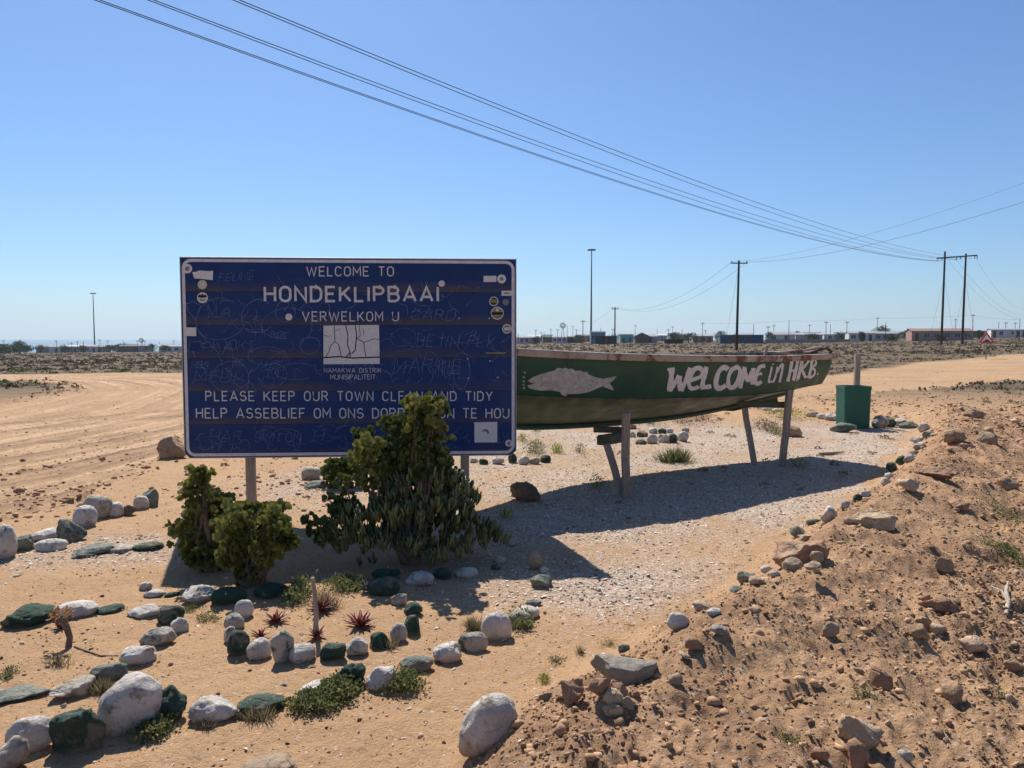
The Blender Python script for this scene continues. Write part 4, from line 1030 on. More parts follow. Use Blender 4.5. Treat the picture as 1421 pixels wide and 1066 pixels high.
hull_ribbon(mb, [c3(205, 250), c3(214, 280), c3(206, 318)], .5, .0048)
bbuild(mb, 'scale_marks', plain('dark_brush_marks', (.13, .13, .12), .6), fo)
for (x, y) in ((115, 234), (109, 261), (108, 284), (107, 303), (109, 322)):
    hull_poly([c3(x+7*math.cos(a), y+6*math.sin(a)) for a in np.linspace(0, 6.283, 9)[:-1]][::-1], M['bfish'], 'painted_bubble', .0035, 9)

# ------------------------------------------------------------------ trestles under the boat
def pt(px, py, Y): return at(px, py, Y)
def trestle(parts, label, seeds=0):
    o0 = parts[0][1]; t = empty('boat_trestle', o0, label=label, cat='trestle', group='trestles propping up the boat')
    for i, (nm, a, b, w, h, mat) in enumerate(parts):
        mb = MB(); mb.beam(Vector(a)-Vector(o0), Vector(b)-Vector(o0), w, h, rough=.004, nseg=6, seed=i+seeds)
        me = bpy.data.meshes.new(nm); me.from_pydata(mb.v, [], mb.f); me.materials.append(mat); link(nm, me, t)
g1 = hit(869, 690); y1 = g1[1]; g1[2] -= .1
M['gwood'] = plain('green_stained_timber', (.10, .10, .06), .9, .3, 8)
trestle([('post', g1, pt(868, 573, y1-.15), .075, .075, M['wood']),
         ('brace', hit(872, 689)-np.array((0.05, 0, .03)), pt(842, 616, y1+.05), .07, .07, M['wood']),
         ('crossbeam', pt(835, 611, y1+.03), pt(868, 606, y1+.9), .10, .10, M['gwood']),
         ('bolster', pt(826, 596, y1+.35), pt(866, 597, y1+.1), .07, .06, M['gwood']),
        ],
        'front trestle of weathered posts under the boat nearest the sign', 3)
g2 = hit(1085, 646); g3 = hit(1049, 645); 
trestle([('post', g2-np.array((0, 0, .1)), pt(1096, 541, g2[1]+.0), .075, .075, M['wood']),
         ('post', g3-np.array((0, 0, .1)), pt(1033, 566, g3[1]+.1), .065, .065, M['wood']),
         ('crossbeam', pt(1023, 561, g2[1]+.12), pt(1095, 562, g2[1]+.06), .05, .075, M['gwood'])],
        'rear trestle with two splayed posts and a crossbeam under the stern', 9)

# ------------------------------------------------------------------ green bin and its post
b = hit(1183, 593); bw = 36.5/F*b[1]; bh = 58/F*b[1]
M['bin'] = plain('green_plastic', (.006, .095, .066), .5, .2, 4, spec=.4)
bn = empty('green_bin', b, label='square green rubbish bin standing among stones at the end of the garden', cat='bin')
mb = MB(); wt, wb = bw*1.0, bw*.95; n = 4
def ring(w, z, c=.03): h = w/2; return [(s1*h-(c*s1 if k_ else 0), s2*h*.9-(0 if k_ else c*s2), z) for s1, s2, k_ in ((-1, -1, 0), (-1, -1, 1), (1, -1, 1), (1, -1, 0), (1, 1, 0), (1, 1, 1), (-1, 1, 1), (-1, 1, 0))]
V = ring(wb, -.03)+ring(wt, bh-.06)+ring(wt+.012, bh-.058)+ring(wt+.012, bh)+ring(wt-.03, bh)+ring(wb-.05, .05)
mb.add(V, [(i*8+j, i*8+(j+1) % 8, i*8+8+(j+1) % 8, i*8+8+j) for i in range(5) for j in range(8)]+[tuple(range(40, 48))])
me = bpy.data.meshes.new('bin_body'); me.from_pydata(mb.v, [], mb.f); me.materials.append(M['bin']); link('bin_body', me, bn)
for s_ in ():
    mb = MB(); mb.beam((s_*wt*.25, -wt*.45-.012, .1), (s_*wt*.28, -wt*.47-.012, bh-.1), .02, .02); me = bpy.data.meshes.new('rib'); me.from_pydata(mb.v, [], mb.f); me.materials.append(M['bin']); link('rib', me, bn)
p = b+np.array((.08, .42, 0)); top = at(1190, 491, p[1]); p = np.array((top[0], p[1], hz(top[0], p[1])))
mb = MB(); mb.beam((0, 0, -.1), (0, 0, top[2]-p[2]), .09, .09, rough=.003, nseg=6); me = bpy.data.meshes.new('wooden_post'); me.from_pydata(mb.v, [], mb.f); me.materials.append(M['wood'])
link('wooden_post', me, loc=p, label='short weathered wooden post standing behind the green bin', cat='post')
# ------------------------------------------------------------------ plants
def leaf_mat(name, a, b, tip=None, rough=.45, trans=.25, spec=.4):
    q = NT(name, rough, spec); c = q.mix(q.island(), a, b)
    c = q.mix(q.ramp(q.noise(5, 3), .4, .62), c, tuple(x*1.25 for x in b)); m = q.out(c)
    t = q.n('ShaderNodeBsdfTranslucent'); q.l(c, t.inputs[0]); mx = q.n('ShaderNodeMixShader'); mx.inputs[0].default_value = trans
    q.l(q.b.outputs[0], mx.inputs[1]); q.l(t.outputs[0], mx.inputs[2]); q.l(mx.outputs[0], q.t.nodes['Material Output'].inputs[0]); return m
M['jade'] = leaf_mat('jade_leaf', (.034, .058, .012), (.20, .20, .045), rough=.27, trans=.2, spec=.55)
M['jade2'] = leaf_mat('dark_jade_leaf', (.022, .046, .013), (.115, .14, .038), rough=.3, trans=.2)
M['finger'] = leaf_mat('finger_succulent', (.022, .038, .022), (.17, .185, .07), rough=.4, trans=.15)
M['weed'] = leaf_mat('weed_leaf', (.075, .095, .03), (.19, .20, .075), rough=.8, trans=.3)
M['weedb'] = leaf_mat('dry_weed', (.14, .11, .055), (.26, .22, .12), rough=.9, trans=.3)
M['aloe'] = leaf_mat('red_aloe', (.12, .022, .018), (.23, .055, .035), rough=.5, trans=.1)
M['redveg'] = leaf_mat('red_ground_cover', (.07, .035, .025), (.17, .09, .05), rough=.7, trans=.15)
M['yel'] = leaf_mat('yellow_green_cover', (.14, .18, .03), (.30, .30, .07), rough=.7, trans=.35)
M['bark'] = plain('grey_brown_bark', (.17, .12, .08), .95, .35, 20, .5)
M['dry'] = plain('bleached_driftwood', (.40, .34, .27), .9, .25, 20, .5)
def leafblade(L, W, fold=.15, tip=.75):
    """obovate leaf along +z, 3 stations; returns verts, tris"""
    return np.array([(0, 0, 0), (-W*.35, fold*W, L*.4), (W*.35, fold*W, L*.4), (0, -fold*W*.6, L*.45), (-W*.5, fold*W, L*tip), (W*.5, fold*W, L*tip), (0, -fold*W*.2, L)]), \
        np.array([(0, 1, 3), (0, 3, 2), (1, 4, 3), (3, 5, 2), (3, 4, 6), (3, 6, 5)])
def spindle(L, W, n=4):
    V = [(0, 0, 0)]; 
    for z, w in ((.3*L, .5*W), (.8*L, .42*W)): V += [(w*math.cos(6.283*i/n), w*math.sin(6.283*i/n), z) for i in range(n)]
    V.append((0, 0, L)); Fc = []
    for i in range(n):
        j = (i+1) % n; Fc += [(0, 1+j, 1+i), (1+i, 1+j, 1+n+j), (1+i, 1+n+j, 1+n+i), (1+n+i, 1+n+j, 1+2*n)]
    return np.array(V), np.array(Fc)
def rots(dirs, spin):
    """rotation matrices taking +z to dirs"""
    z = dirs/np.linalg.norm(dirs, axis=1, keepdims=True); ref = np.where(np.abs(z[:, 2:3]) < .9, np.array([[0, 0, 1.]]), np.array([[1., 0, 0]]))
    x = np.cross(ref, z); x /= np.linalg.norm(x, axis=1, keepdims=True); y = np.cross(z, x)
    c, s = np.cos(spin)[:, None], np.sin(spin)[:, None]; X = x*c+y*s; Y = -x*s+y*c
    return np.stack([X, Y, z], -1)
class Cloud:
    def __init__(s): s.V = []; s.F = []; s.n = 0
    def inst(s, templ, pos, dirs, spin, scale):
        V, Fc = templ; Rm = rots(dirs, spin); P = np.einsum('nij,kj->nki', Rm, V)*scale[:, None, None]+pos[:, None]
        m = len(pos); s.V.append(P.reshape(-1, 3)); s.F.append((Fc[None]+(np.arange(m)*len(V))[:, None, None]).reshape(-1, 3)+s.n); s.n += m*len(V)
    def build(s, name, mat, parent=None, origin=(0, 0, 0), smooth=False, **k):
        me = npmesh(name, np.concatenate(s.V)-np.array(origin), np.concatenate(s.F), mat, smooth)
        return link(name, me, parent, loc=None if parent is not None else origin, **k)
def rosettes(cl, centers, axes, r, L, W, nl=8, open_=(.35, 1.0), templ=None):
    tp = templ or leafblade(1, W/L); m = len(centers)
    for j in range(nl):
        el = open_[0]+(open_[1]-open_[0])*(j/nl)
        a = r.uniform(0, 6.283, m) if j == 0 else a+2.4
        Rm = rots(axes, a); loc = np.array((math.sin(el), 0, math.cos(el)))
        d = np.einsum('nij,j->ni', Rm, loc)+r.normal(0, .08, (m, 3))
        # keep the leaf's flat side facing the axis
        cl.inst(tp, centers+r.normal(0, L*.08, (m, 3)), d, r.uniform(-.4, .4, m)+np.pi/2, L*r.uniform(.7, 1.15, m))
def lobe_pts(c, rad, n, r, shell=.72, upb=.35):
    d = r.normal(size=(n, 3)); d[:, 2] += upb*.6; d /= np.linalg.norm(d, axis=1, keepdims=True)
    k = r.uniform(shell, 1.04, n)**.7; wob_ = 1+.14*np.sin(d[:, 0]*5+c[0]*9)*np.cos(d[:, 2]*6+c[1]*7)
    return np.array(c)+d*np.array(rad)*(k*wob_)[:, None], d+np.array((0, 0, upb))
def lobes_px(L):
    """photo-measured ellipses (x, y, rx, ry, distance) -> centre, radii"""
    out = []
    for (x, y, rx, ry, D) in L: c = at(x, y, D); k_ = D/F; out.append((c, (rx*k_, (rx+ry)/2*k_*.85, ry*k_)))
    return out
def limb(mb, a, b, r0, r1, r, bend=.04, n=6):
    a = np.array(a); b = np.array(b); P = []
    for i in range(n+1):
        t = i/n; P.append(a+(b-a)*t+np.array([r.uniform(-bend, bend) for _ in range(3)])*math.sin(math.pi*t))
    mb.tube(P, [r0+(r1-r0)*i/n for i in range(n+1)], 6)
def succulent(name, base, lobes, seed, label, mat, per=300, L=.04, W=.028, stems=5, stemr=.022, cat='shrub', nl=7):
    o = empty(name, base, label=label, cat=cat); r = np.random.default_rng(seed); rr_ = random.Random(seed); B = np.array(base)
    cl = Cloud()
    for c, rad in lobes:
        n = int(per*(rad[0]*rad[2])/.05); n = max(n, 26); P, d = lobe_pts(c, rad, int(n*.8), r, .45); d = d+r.normal(0, .35, d.shape)+np.array((0, 0, .25)); P = P+r.normal(0, .016, P.shape); rosettes(cl, P, d, r, L, W, nl)
        P, d = lobe_pts(c, tuple(q*1.18 for q in rad), n//6, r, .85, .7); P = P+r.normal(0, .018, P.shape); rosettes(cl, P, d, r, L, W, 6)
        P, d = lobe_pts(c, tuple(q*.6 for q in rad), n//2, r, .5); rosettes(cl, P, d, r, L, W, 6)
    cl.build('foliage', mat, o, origin=B, kind='stuff')
    for c, rad in lobes:
        for s_ in range(stems):
            mb = MB(); e = np.array(c)+np.array([rr_.uniform(-.6, .6)*rad[0], rr_.uniform(-.6, .6)*rad[1], rr_.uniform(-.5, .4)*rad[2]])
            limb(mb, np.array((rr_.uniform(-.05, .05), rr_.uniform(-.04, .04), -.03)), e-B, stemr*rr_.uniform(.6, 1.1), stemr*.3, rr_); mb.build('stem', M['bark'], o)
    return o
# left pair of jade bushes
bA = hit(296, 792); bA[2] -= .01
succulent('jade_bush', bA, lobes_px([(270, 688, 18, 18, bA[1]), (258, 732, 15, 22, bA[1]), (284, 715, 18, 16, bA[1]+.05), (292, 752, 20, 26, bA[1]+.05), (306, 700, 11, 12, bA[1]+.12), (278, 663, 6, 9, bA[1]), (266, 762, 13, 17, bA[1]), (296, 782, 16, 10, bA[1]), (276, 776, 14, 13, bA[1]-.03)]), 21,
          'tall lopsided jade bush in front of the left sign post', M['jade'], per=150, L=.047, W=.034, stems=3)
bB = hit(345, 812)
succulent('jade_bush', bB, lobes_px([(350, 738, 38, 28, bB[1]), (322, 738, 18, 22, bB[1]-.05), (386, 742, 20, 16, bB[1]), (345, 778, 22, 20, bB[1]), (372, 712, 18, 9, bB[1]+.15), (335, 710, 14, 9, bB[1]+.1), (398, 752, 9, 9, bB[1]), (322, 768, 13, 13, bB[1]), (372, 768, 16, 13, bB[1]), (350, 796, 14, 9, bB[1])]), 22,
          'rounder jade bush with bare gnarled stems at the right of the pair', M['jade'], per=150, L=.050, W=.037, stems=3)
# central shrub
bC = hit(570, 782); Dc = bC[1]
lob_top = lobes_px([(581, 582, 26, 26, Dc+.1), (597, 612, 19, 22, Dc+.12), (560, 612, 20, 22, Dc+.15), (522, 634, 22, 20, Dc), (545, 640, 22, 24, Dc+.1), (600, 640, 26, 26, Dc+.15), (507, 608, 10, 9, Dc+.2), (515, 660, 19, 24, Dc), (572, 650, 38, 32, Dc+.15), (608, 672, 22, 32, Dc+.2), (545, 592, 9, 9, Dc+.15), (605, 566, 9, 8, Dc+.1)])
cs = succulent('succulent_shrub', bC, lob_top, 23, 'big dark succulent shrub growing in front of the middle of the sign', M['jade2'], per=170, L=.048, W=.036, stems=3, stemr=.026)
r = np.random.default_rng(31)
cl = Cloud()                                        # clumps of brighter yellow green leaf colour, left shoulder and top
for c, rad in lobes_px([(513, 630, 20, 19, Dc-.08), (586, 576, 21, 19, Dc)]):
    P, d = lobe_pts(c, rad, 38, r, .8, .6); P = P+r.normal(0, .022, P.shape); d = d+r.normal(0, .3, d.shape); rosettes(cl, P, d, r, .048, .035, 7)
cl.build('bright_foliage', M['jade'], cs, origin=bC, kind='stuff')
cl = Cloud(); fing = spindle(1, .2)
for c, rad in lobes_px([(560, 735, 75, 45, Dc+.0), (500, 745, 45, 32, Dc), (620, 735, 50, 42, Dc+.1), (655, 748, 40, 22, Dc+.05), (585, 700, 62, 42, Dc+.05), (630, 700, 32, 32, Dc+.15), (480, 735, 30, 26, Dc), (530, 765, 70, 18, Dc-.1), (615, 765, 50, 16, Dc-.1), (680, 755, 24, 12, Dc+.1)]):
    n = int(80*(rad[0]*rad[2])/.05); P, d = lobe_pts(c, rad, n, r, .6, 1.0); d = d*.5+np.array((0, 0, 1.))
    for j in range(7):
        dd = d+r.normal(0, .26, d.shape); cl.inst(fing, P+r.normal(0, .009, P.shape), dd, r.uniform(0, 6, len(P)), r.uniform(.05, .10, len(P)))
cl.build('finger_leaves', M['finger'], cs, origin=bC, kind='stuff', smooth=True)
cl = Cloud(); rr_ = random.Random(8); tips = [(436, 735), (448, 728), (430, 722), (465, 712), (458, 696), (472, 700), (444, 745), (455, 750), (482, 690), (476, 668), (490, 715)]
tips += [(640, 690), (655, 720)]
for (x, y) in tips[:11]:
    e = at(x, y, Dc+rr_.uniform(-.1, .1)); mb = MB(); limb(mb, at(500, 745, Dc)-bC, e-bC, .009, .005, rr_, .03); mb.build('branch', M['bark'], cs)
    P, d = lobe_pts(e, (.045, .045, .04), 14, r, .3); rosettes(cl, P, d, r, .034, .028, 6)
cl.build('outer_foliage', M['jade2'], cs, origin=bC, kind='stuff')
# dark bush behind the sign
bD = hit(476, 676)
succulent('dark_bush', bD, lobes_px([(476, 653, 21, 20, bD[1]), (466, 660, 14, 12, bD[1]-.1), (488, 662, 14, 14, bD[1])]), 24, 'small dark green bush behind the sign, left of the big shrub', M['jade2'], per=300, L=.05, W=.035, stems=2)

def tuft(name, px0, py0, px1, py1, mat, label, cat, grp=None, n=260, seed=0, kind_='blade', upb=.8):
    """low plant filling a photo box; grass blades or small leaves on short stems"""
    cx = (px0+px1)/2; b = hit(cx, py1-(py1-py0)*(.22 if kind_ == 'blade' else .45)); D = b[1]; hw = (px1-px0)/2*D/F; hh = (py1-py0)*D/F
    r = np.random.default_rng(seed+500); o = empty(name, b, label=label, cat=cat, group=grp)
    P = np.stack([r.normal(0, .42, n)*hw, r.normal(0, .35, n)*max(hw*.5, hh*.5), np.zeros(n)], 1)+b
    if kind_ != 'blade' and mat is not M['aloe']:
        hh0 = hh; hh = hh*(1.0 if grp == G2 else .6); P[:, 1] = b[1]+r.normal(0, .33, n)*hh0*D/CAMZ*.5; P[:, 0] += r.normal(0, .12, n)*hw
    if 'bank' in label or 'right photo edge' in label or 'mottled' in label or 'cube like' in label: hh *= .45; n_ = n
    P[:, 2] = H(P[:, 0], P[:, 1]); cl = Cloud(); edge = 1-np.clip(np.abs((P[:, 0]-b[0])/hw), 0, 1)**2*.6
    if kind_ == 'blade':
        d = np.stack([(P[:, 0]-b[0])/hw*.5+r.normal(0, .35, n), r.normal(0, .35, n), np.full(n, upb)], 1)
        tp = (np.array([(-.03, 0, 0), (.03, 0, 0), (.018, .05, .6), (-.018, .05, .6), (0, .15, 1)]), np.array([(0, 1, 2), (0, 2, 3), (3, 2, 4)]))
        cl.inst(tp, P, d, r.uniform(0, 6, n), hh*r.uniform(.5, 1., n)*edge)
    else:
        tp = leafblade(1, .5); k_ = 4
        for j in range(k_):
            Q = P+np.stack([r.normal(0, .15, n)*hh, r.normal(0, .15, n)*hh, r.uniform(.02, .85, n)*hh*edge], 1)
            cl.inst(tp, Q, r.normal(0, .8, (n, 3))+np.array((0, 0, .7)), r.uniform(0, 6, n), r.uniform(.35, 1.0, n)*min(.028, max(hh*.35, .008)))
    cl.build('leaves', mat, o, origin=b, kind='stuff')
    rr_ = random.Random(seed); 
    for j in range(4):
        mb = MB(); limb(mb, (0, 0, -.01), (rr_.uniform(-.4, .4)*hw, rr_.uniform(-.3, .3)*hw, hh*rr_.uniform(.3, .7)), .004, .0015, rr_, .01, 3); mb.build('stem', M['bark'], o)
    return o
G1 = 'low weeds between the stones'; G2 = 'plants beyond the boat'
for i, a in enumerate([
 (395,962,478,998,'weed','big sprawling patch of green weeds in front of the low white stone',G1,520),
 (440,940,500,985,'weed','upright green weeds at the foot of the tall dark green stone',G1,380),
 (188,1000,240,1036,'weed','dark green weeds in front of the biggest white boulder',G1,300),
 (328,975,392,1006,'weedb','dry straggly weeds over the long green block',G1,160),
 (528,935,590,970,'weed','spreading weeds right of the bright white stone',G1,300),
 (122,940,160,966,'weedb','brownish weeds between pointed white and pale green stones',G1,200),
 (395,808,430,846,'weed','leafy weeds left of the upright stick',G1,320),
 (452,800,512,828,'weed','pale green weeds left of the large glossy boulder',G1,320),
 (430,818,475,850,'weedb','dry weeds around the upper red aloe',G1,150),
 (640,855,680,880,'weedb','brown low weeds left of the round white boulder',G1,220),
 (700,850,742,882,'weed','low weeds over the grey tan round stone',G1,240),
 (55,905,105,928,'weedb','small dry weeds below the dead aloe stem',G1,90),
 (255,838,278,852,'weed','little weeds beside the upright cracked green stone',G1,90),
 (268,850,312,868,'weed','creeping weeds left of the inner ring',G1,90),
 (240,905,262,1024,'weedb','x',G1,0),
 (270,995,300,1015,'weedb','small dry weeds before the long white block',G1,90),
 (4,925,22,948,'weed','little weed near the left photo edge',G1,60),
 (745,936,765,954,'yel','tiny bright green plant left of the red rubble',G1,90),
 (757,910,786,925,'weed','thin weeds above the tiny bright green plant',G1,60),
 (830,885,862,905,'weed','thin upright weeds at the bank foot above the slab',G1,80),
 (797,893,812,910,'weed','small weed sprig left of the slab top',G1,40),
 (525,882,560,905,'weedb','small weeds under the white egg stone',G1,80),
 (1075,1010,1115,1052,'weed','dull green weeds at the bottom of the bank',G1,90),
 (1180,945,1225,985,'weed','sparse weeds below the rough mottled rock',G1,90),
 (1375,740,1421,790,'weed','sparse green weeds near the right photo edge',G1,200),
 (1380,700,1421,738,'weed','weeds higher up by the right photo edge',G1,150),
 (1370,945,1410,985,'weed','sparse weeds right of the cube like stone',G1,70),
 (906,621,966,646,'weed','round grey green tuft between the boat trestles',G2,420),
 (1045,588,1084,606,'redveg','brownish low cushion left of the tan boulder',G2,260),
 (1066,596,1088,609,'weed','green tuft touching the tan boulder',G2,160),
 (1050,571,1128,588,'yel','bright yellow green ground cover behind the rear trestle',G2,420),
 (924,576,968,596,'redveg','dark reddish cushion plant above the stone heap',G2,300),
 (962,575,990,591,'redveg','smaller reddish cushion plant right of the dark one',G2,200),
 (876,578,925,597,'weed','green cushion behind the stone heap',G2,260),
 (1043,564,1062,572,'redveg','tiny red brown tuft behind the rear trestle',G2,60),
 (726,618,760,637,'weed','green tuft right of the upright green stone at the sign corner',G2,220),
 (765,621,781,634,'yel','small bright green tuft in front of the boat',G2,120),
 (736,592,750,604,'weed','little tuft below the hull near the sign',G2,70),
 (718,605,732,617,'yel','tiny yellow green tuft beside the sign edge',G2,70),
 (798,620,812,636,'weed','tiny tuft left of the front trestle',G2,50),
 (815,665,840,685,'weed','thin weeds left of the front trestle foot',G2,60),
 (1035,590,1046,600,'weed','x',G2,0),
 (455,645,480,668,'aloe','red leafed plant beside the round boulder under the sign',G2,120),
 (1090,640,1125,655,'weed','thin weeds at the foot of the rear trestle',G2,70),
 (690,700,712,724,'yel','small yellow green sprig by the right sign post',G2,40),
 ]):
    if a[7]: tuft('weed' if a[6] == G1 else 'low_plant', *a[:4], M[a[4]], a[5], 'plant', a[6], a[7], i, 'blade' if a[4] == 'weedb' or 'grey green tuft' in a[5] or 'sprig' in a[5] else 'leaf')
# thin sparse weeds nobody could count
x, y = samp(2600, lambda x, y: .25*ss(.05, .4, fbm(x*1.5, y*1.5, 98, 3))*(toe(x, y) < 4), 2.2, 12, 12, .8, 1.2)
cl = Cloud(); r = np.random.default_rng(66); n = len(x); z = H(x, y)
for j in range(7):
    cl.inst(leafblade(1, .4), np.stack([x+r.normal(0, .014, n), y+r.normal(0, .014, n), z+r.uniform(0, .012, n)], 1), r.normal(0, .8, (n, 3))+np.array((0, 0, .8)), r.uniform(0, 6, n), r.uniform(.006, .019, n))
cl.build('sparse_weeds', M['weed'], kind='stuff', label='tiny weeds sprouting all over the sand', cat='weeds')

scrub_late = lambda: scrub(420, 6.3, 17, 9, .03, .075, 26, 'gravel_plants', tm=.75, fn=lambda x, y: (toe(x, y) < -.2)*(1-road_mask(x, y))*(x > -3.8)*ss(-.05, .3, fbm(x*.9, y*.9, 101, 3))*.8, mat='weedb', lab='small dry plants dotted over the shell gravel')
def aloe_leaf():
    V = []; n = 5
    for i in range(n+1):
        t = i/n; w = .17*(1-t)**.7*(1+.3*math.sin(t*3)); z = t; y = -.35*t*t
        V += [(-w, y-.05*w, z), (0, y+.5*w, z), (w, y-.05*w, z)]
    Fc = []
    for i in range(n):
        a = i*3; b_ = a+3; Fc += [(a, a+1, b_+1, b_), (a+1, a+2, b_+2, b_+1), (a+2, a, b_, b_+2)]
    return V, Fc
av, af = aloe_leaf(); ALM = bpy.data.meshes.new('leaf'); ALM.from_pydata(av, [], af); ALM.polygons.foreach_set('use_smooth', [True]*len(af)); ALM.materials.append(M['aloe'])
for i, (x, y, wpx, nl, lab) in enumerate([(500, 870, 34, 20, 'largest red aloe, right of the stick inside the stone ring'), (446, 848, 32, 18, 'red aloe just behind the upright stick'), (440, 884, 24, 14, 'small red aloe at the foot of the stick'), (383, 863, 26, 16, 'low dark red aloe left inside the stone ring'),
        (362, 884, 22, 9, 'wilted little red aloe near the lower left ring stones'), (88, 872, 20, 12, 'half dead aloe head hanging beside its bent stem')]):
    b = hit(x, y); sc = wpx*b[1]/F*.80; o = empty('aloe_plant', b, label=lab, cat='aloe', group='small red aloes'); rr_ = random.Random(i)
    if i == 5: b = at(84, 872, b[1]); o.location = b
    for j in range(nl):
        l = link('leaf', ALM, o); t = j/nl; l.rotation_mode = 'ZYX'
        l.rotation_euler = (R(-15-55*t), 0, j*2.4+rr_.uniform(-.2, .2)); l.rotation_mode = 'XYZ'
        l.rotation_euler = (R(12+58*t+rr_.uniform(-8, 8)), 0, j*2.4); l.scale = [sc*rr_.uniform(.8, 1.15)]*3; l.location = (0, 0, -.005)
# sticks and dead stems
b = hit(437, 882); t = at(434, 802, b[1]); mb = MB(); rr_ = random.Random(4)
mb.tube([(0, 0, -.05), tuple((t-b)*.35+np.array((.012, 0, 0))), tuple((t-b)*.7+np.array((.008, 0, 0))), tuple(t-b)], [.016, .013, .012, .009], 7)
o = mb.build('upright_stick', M['wood'], label='thin upright stick planted in the stone ring', cat='stick'); o.location = b
b = hit(93, 897); mb = MB(); P = [at(*p, b[1])-b for p in ((95, 898), (97, 885), (93, 872), (88, 862), (84, 855))]; mb.tube(P, [.017, .015, .016, .018, .015], 8)
o = mb.build('dead_aloe_stem', M['bark'], label='bent dead aloe stem with orange withered tip, left foreground', cat='dead plant'); o.location = b
cl = Cloud(); r = np.random.default_rng(5); P_, d_ = lobe_pts(at(85, 853, b[1]), (.045, .04, .018), 60, r, .3); cl.inst(leafblade(1, .4), P_, d_, r.uniform(0, 6, 60), r.uniform(.02, .04, 60))
cl.build('withered_tip', leaf_mat('withered_orange', (.25, .11, .04), (.35, .2, .08), rough=.8), o, origin=b, kind='stuff')
b = hit(1396, 858); mb = MB(); P = [hit(1396, 858), hit(1399, 842), hit(1396, 826), hit(1399, 812)]
P = [p-b+np.array((0, 0, .02)) for p in P]; mb.tube(P, [.009, .013, .011, .005], 7); mb.tube([P[1], P[1]+np.array((.03, .1, .03)), P[1]+np.array((.035, .2, .02))], [.007, .005, .003], 6)
o = mb.build('driftwood', M['dry'], label='pale forked driftwood stick lying on the bank near the right edge', cat='stick'); o.location = b
def stick(pxs, r0, lab, mat='bark'):
    P = [hit(*p) for p in pxs]; b = P[0].copy(); mb = MB(); mb.tube([p-b+np.array((0, 0, r0)) for p in P], [r0]*(len(P)-1)+[r0*.4], 6); o = mb.build('stick', M[mat], label=lab, cat='stick'); o.location = b
stick([(103, 898), (122, 905), (140, 911), (165, 911)], .0035, 'long thin dead twig leading to the white spindle stone')
stick([(1137, 632), (1155, 631), (1171, 629)], .02, 'dry stick lying on the gravel right of the rear trestle', 'wood')
# lumps of pale drift on the left road side
# ------------------------------------------------------------------ scrubland
q = NT('scrub_foliage', .95, .05); c = q.mix(q.ramp(q.noise(.12, 4), .35, .65), (.085, .074, .042), (.15, .11, .07)); c = q.mix(q.ramp(q.island(), .2, .9), c, (.24, .185, .125)); M['scrub'] = q.out(c)
def scrub(n, y0, y1, seed, s0, s1, tri, name, tm=.85, fn=None, mat='scrub', lab='low dry brown scrub covering the plain'):
    fn = fn or (lambda x, y: (1-road_mask(x, y))*((toe(x, y) < .1) | (y > 19))*(.3+.7*ss(-.2, .2, fbm(x*.13, y*.13, 77, 3))))
    x, y = samp(n, fn, y0, y1, seed, tm, 1.6); m = len(x); r = np.random.default_rng(seed); z = H(x, y); cl = Cloud()
    sz = r.uniform(s0, s1, m)*r.uniform(.6, 1.2, m); tp = (np.array([(-.5, 0, 0), (.5, .1, .1), (.1, .3, .75)]), np.array([(0, 1, 2)]))
    for j in range(tri):
        d = r.normal(size=(m, 3)); d[:, 2] = np.abs(d[:, 2]); d /= np.linalg.norm(d, axis=1, keepdims=True)
        P = np.stack([x, y, z], 1)+d*sz[:, None]*np.array((.9, .9, .5))*r.uniform(.4, 1, (m, 1))
        cl.inst(tp, P, d+r.normal(0, .5, d.shape), r.uniform(0, 6, m), sz*r.uniform(.35, .6, m))
    print(name, m); cl.build(name, M[mat], kind='stuff', label=lab, cat='scrub')
scrub(9000, 22, 75, 1, .10, .24, 16, 'dry_scrub')
scrub(15000, 60, 260, 2, .22, .42, 12, 'dry_scrub', lab='far low scrub reaching to the houses')
scrub(1100, 17, 70, 3, .12, .30, 24, 'green_scrub', mat='weed', fn=lambda x, y: (1-road_mask(x, y))*((toe(x, y) < 0) | (y > 19))*ss(.0, .3, fbm(x*.2, y*.2, 78, 2)), lab='greener scrub patches in the plain')
scrub(700, 14.5, 24, 4, .05, .12, 20, 'verge_scrub', tm=.7, fn=lambda x, y: (1-road_mask(x, y))*ss(.0, .2, fbm(x*.7, y*.7, 79, 2)), mat='weedb', lab='small dry plants on the road verge')
scrub_late()
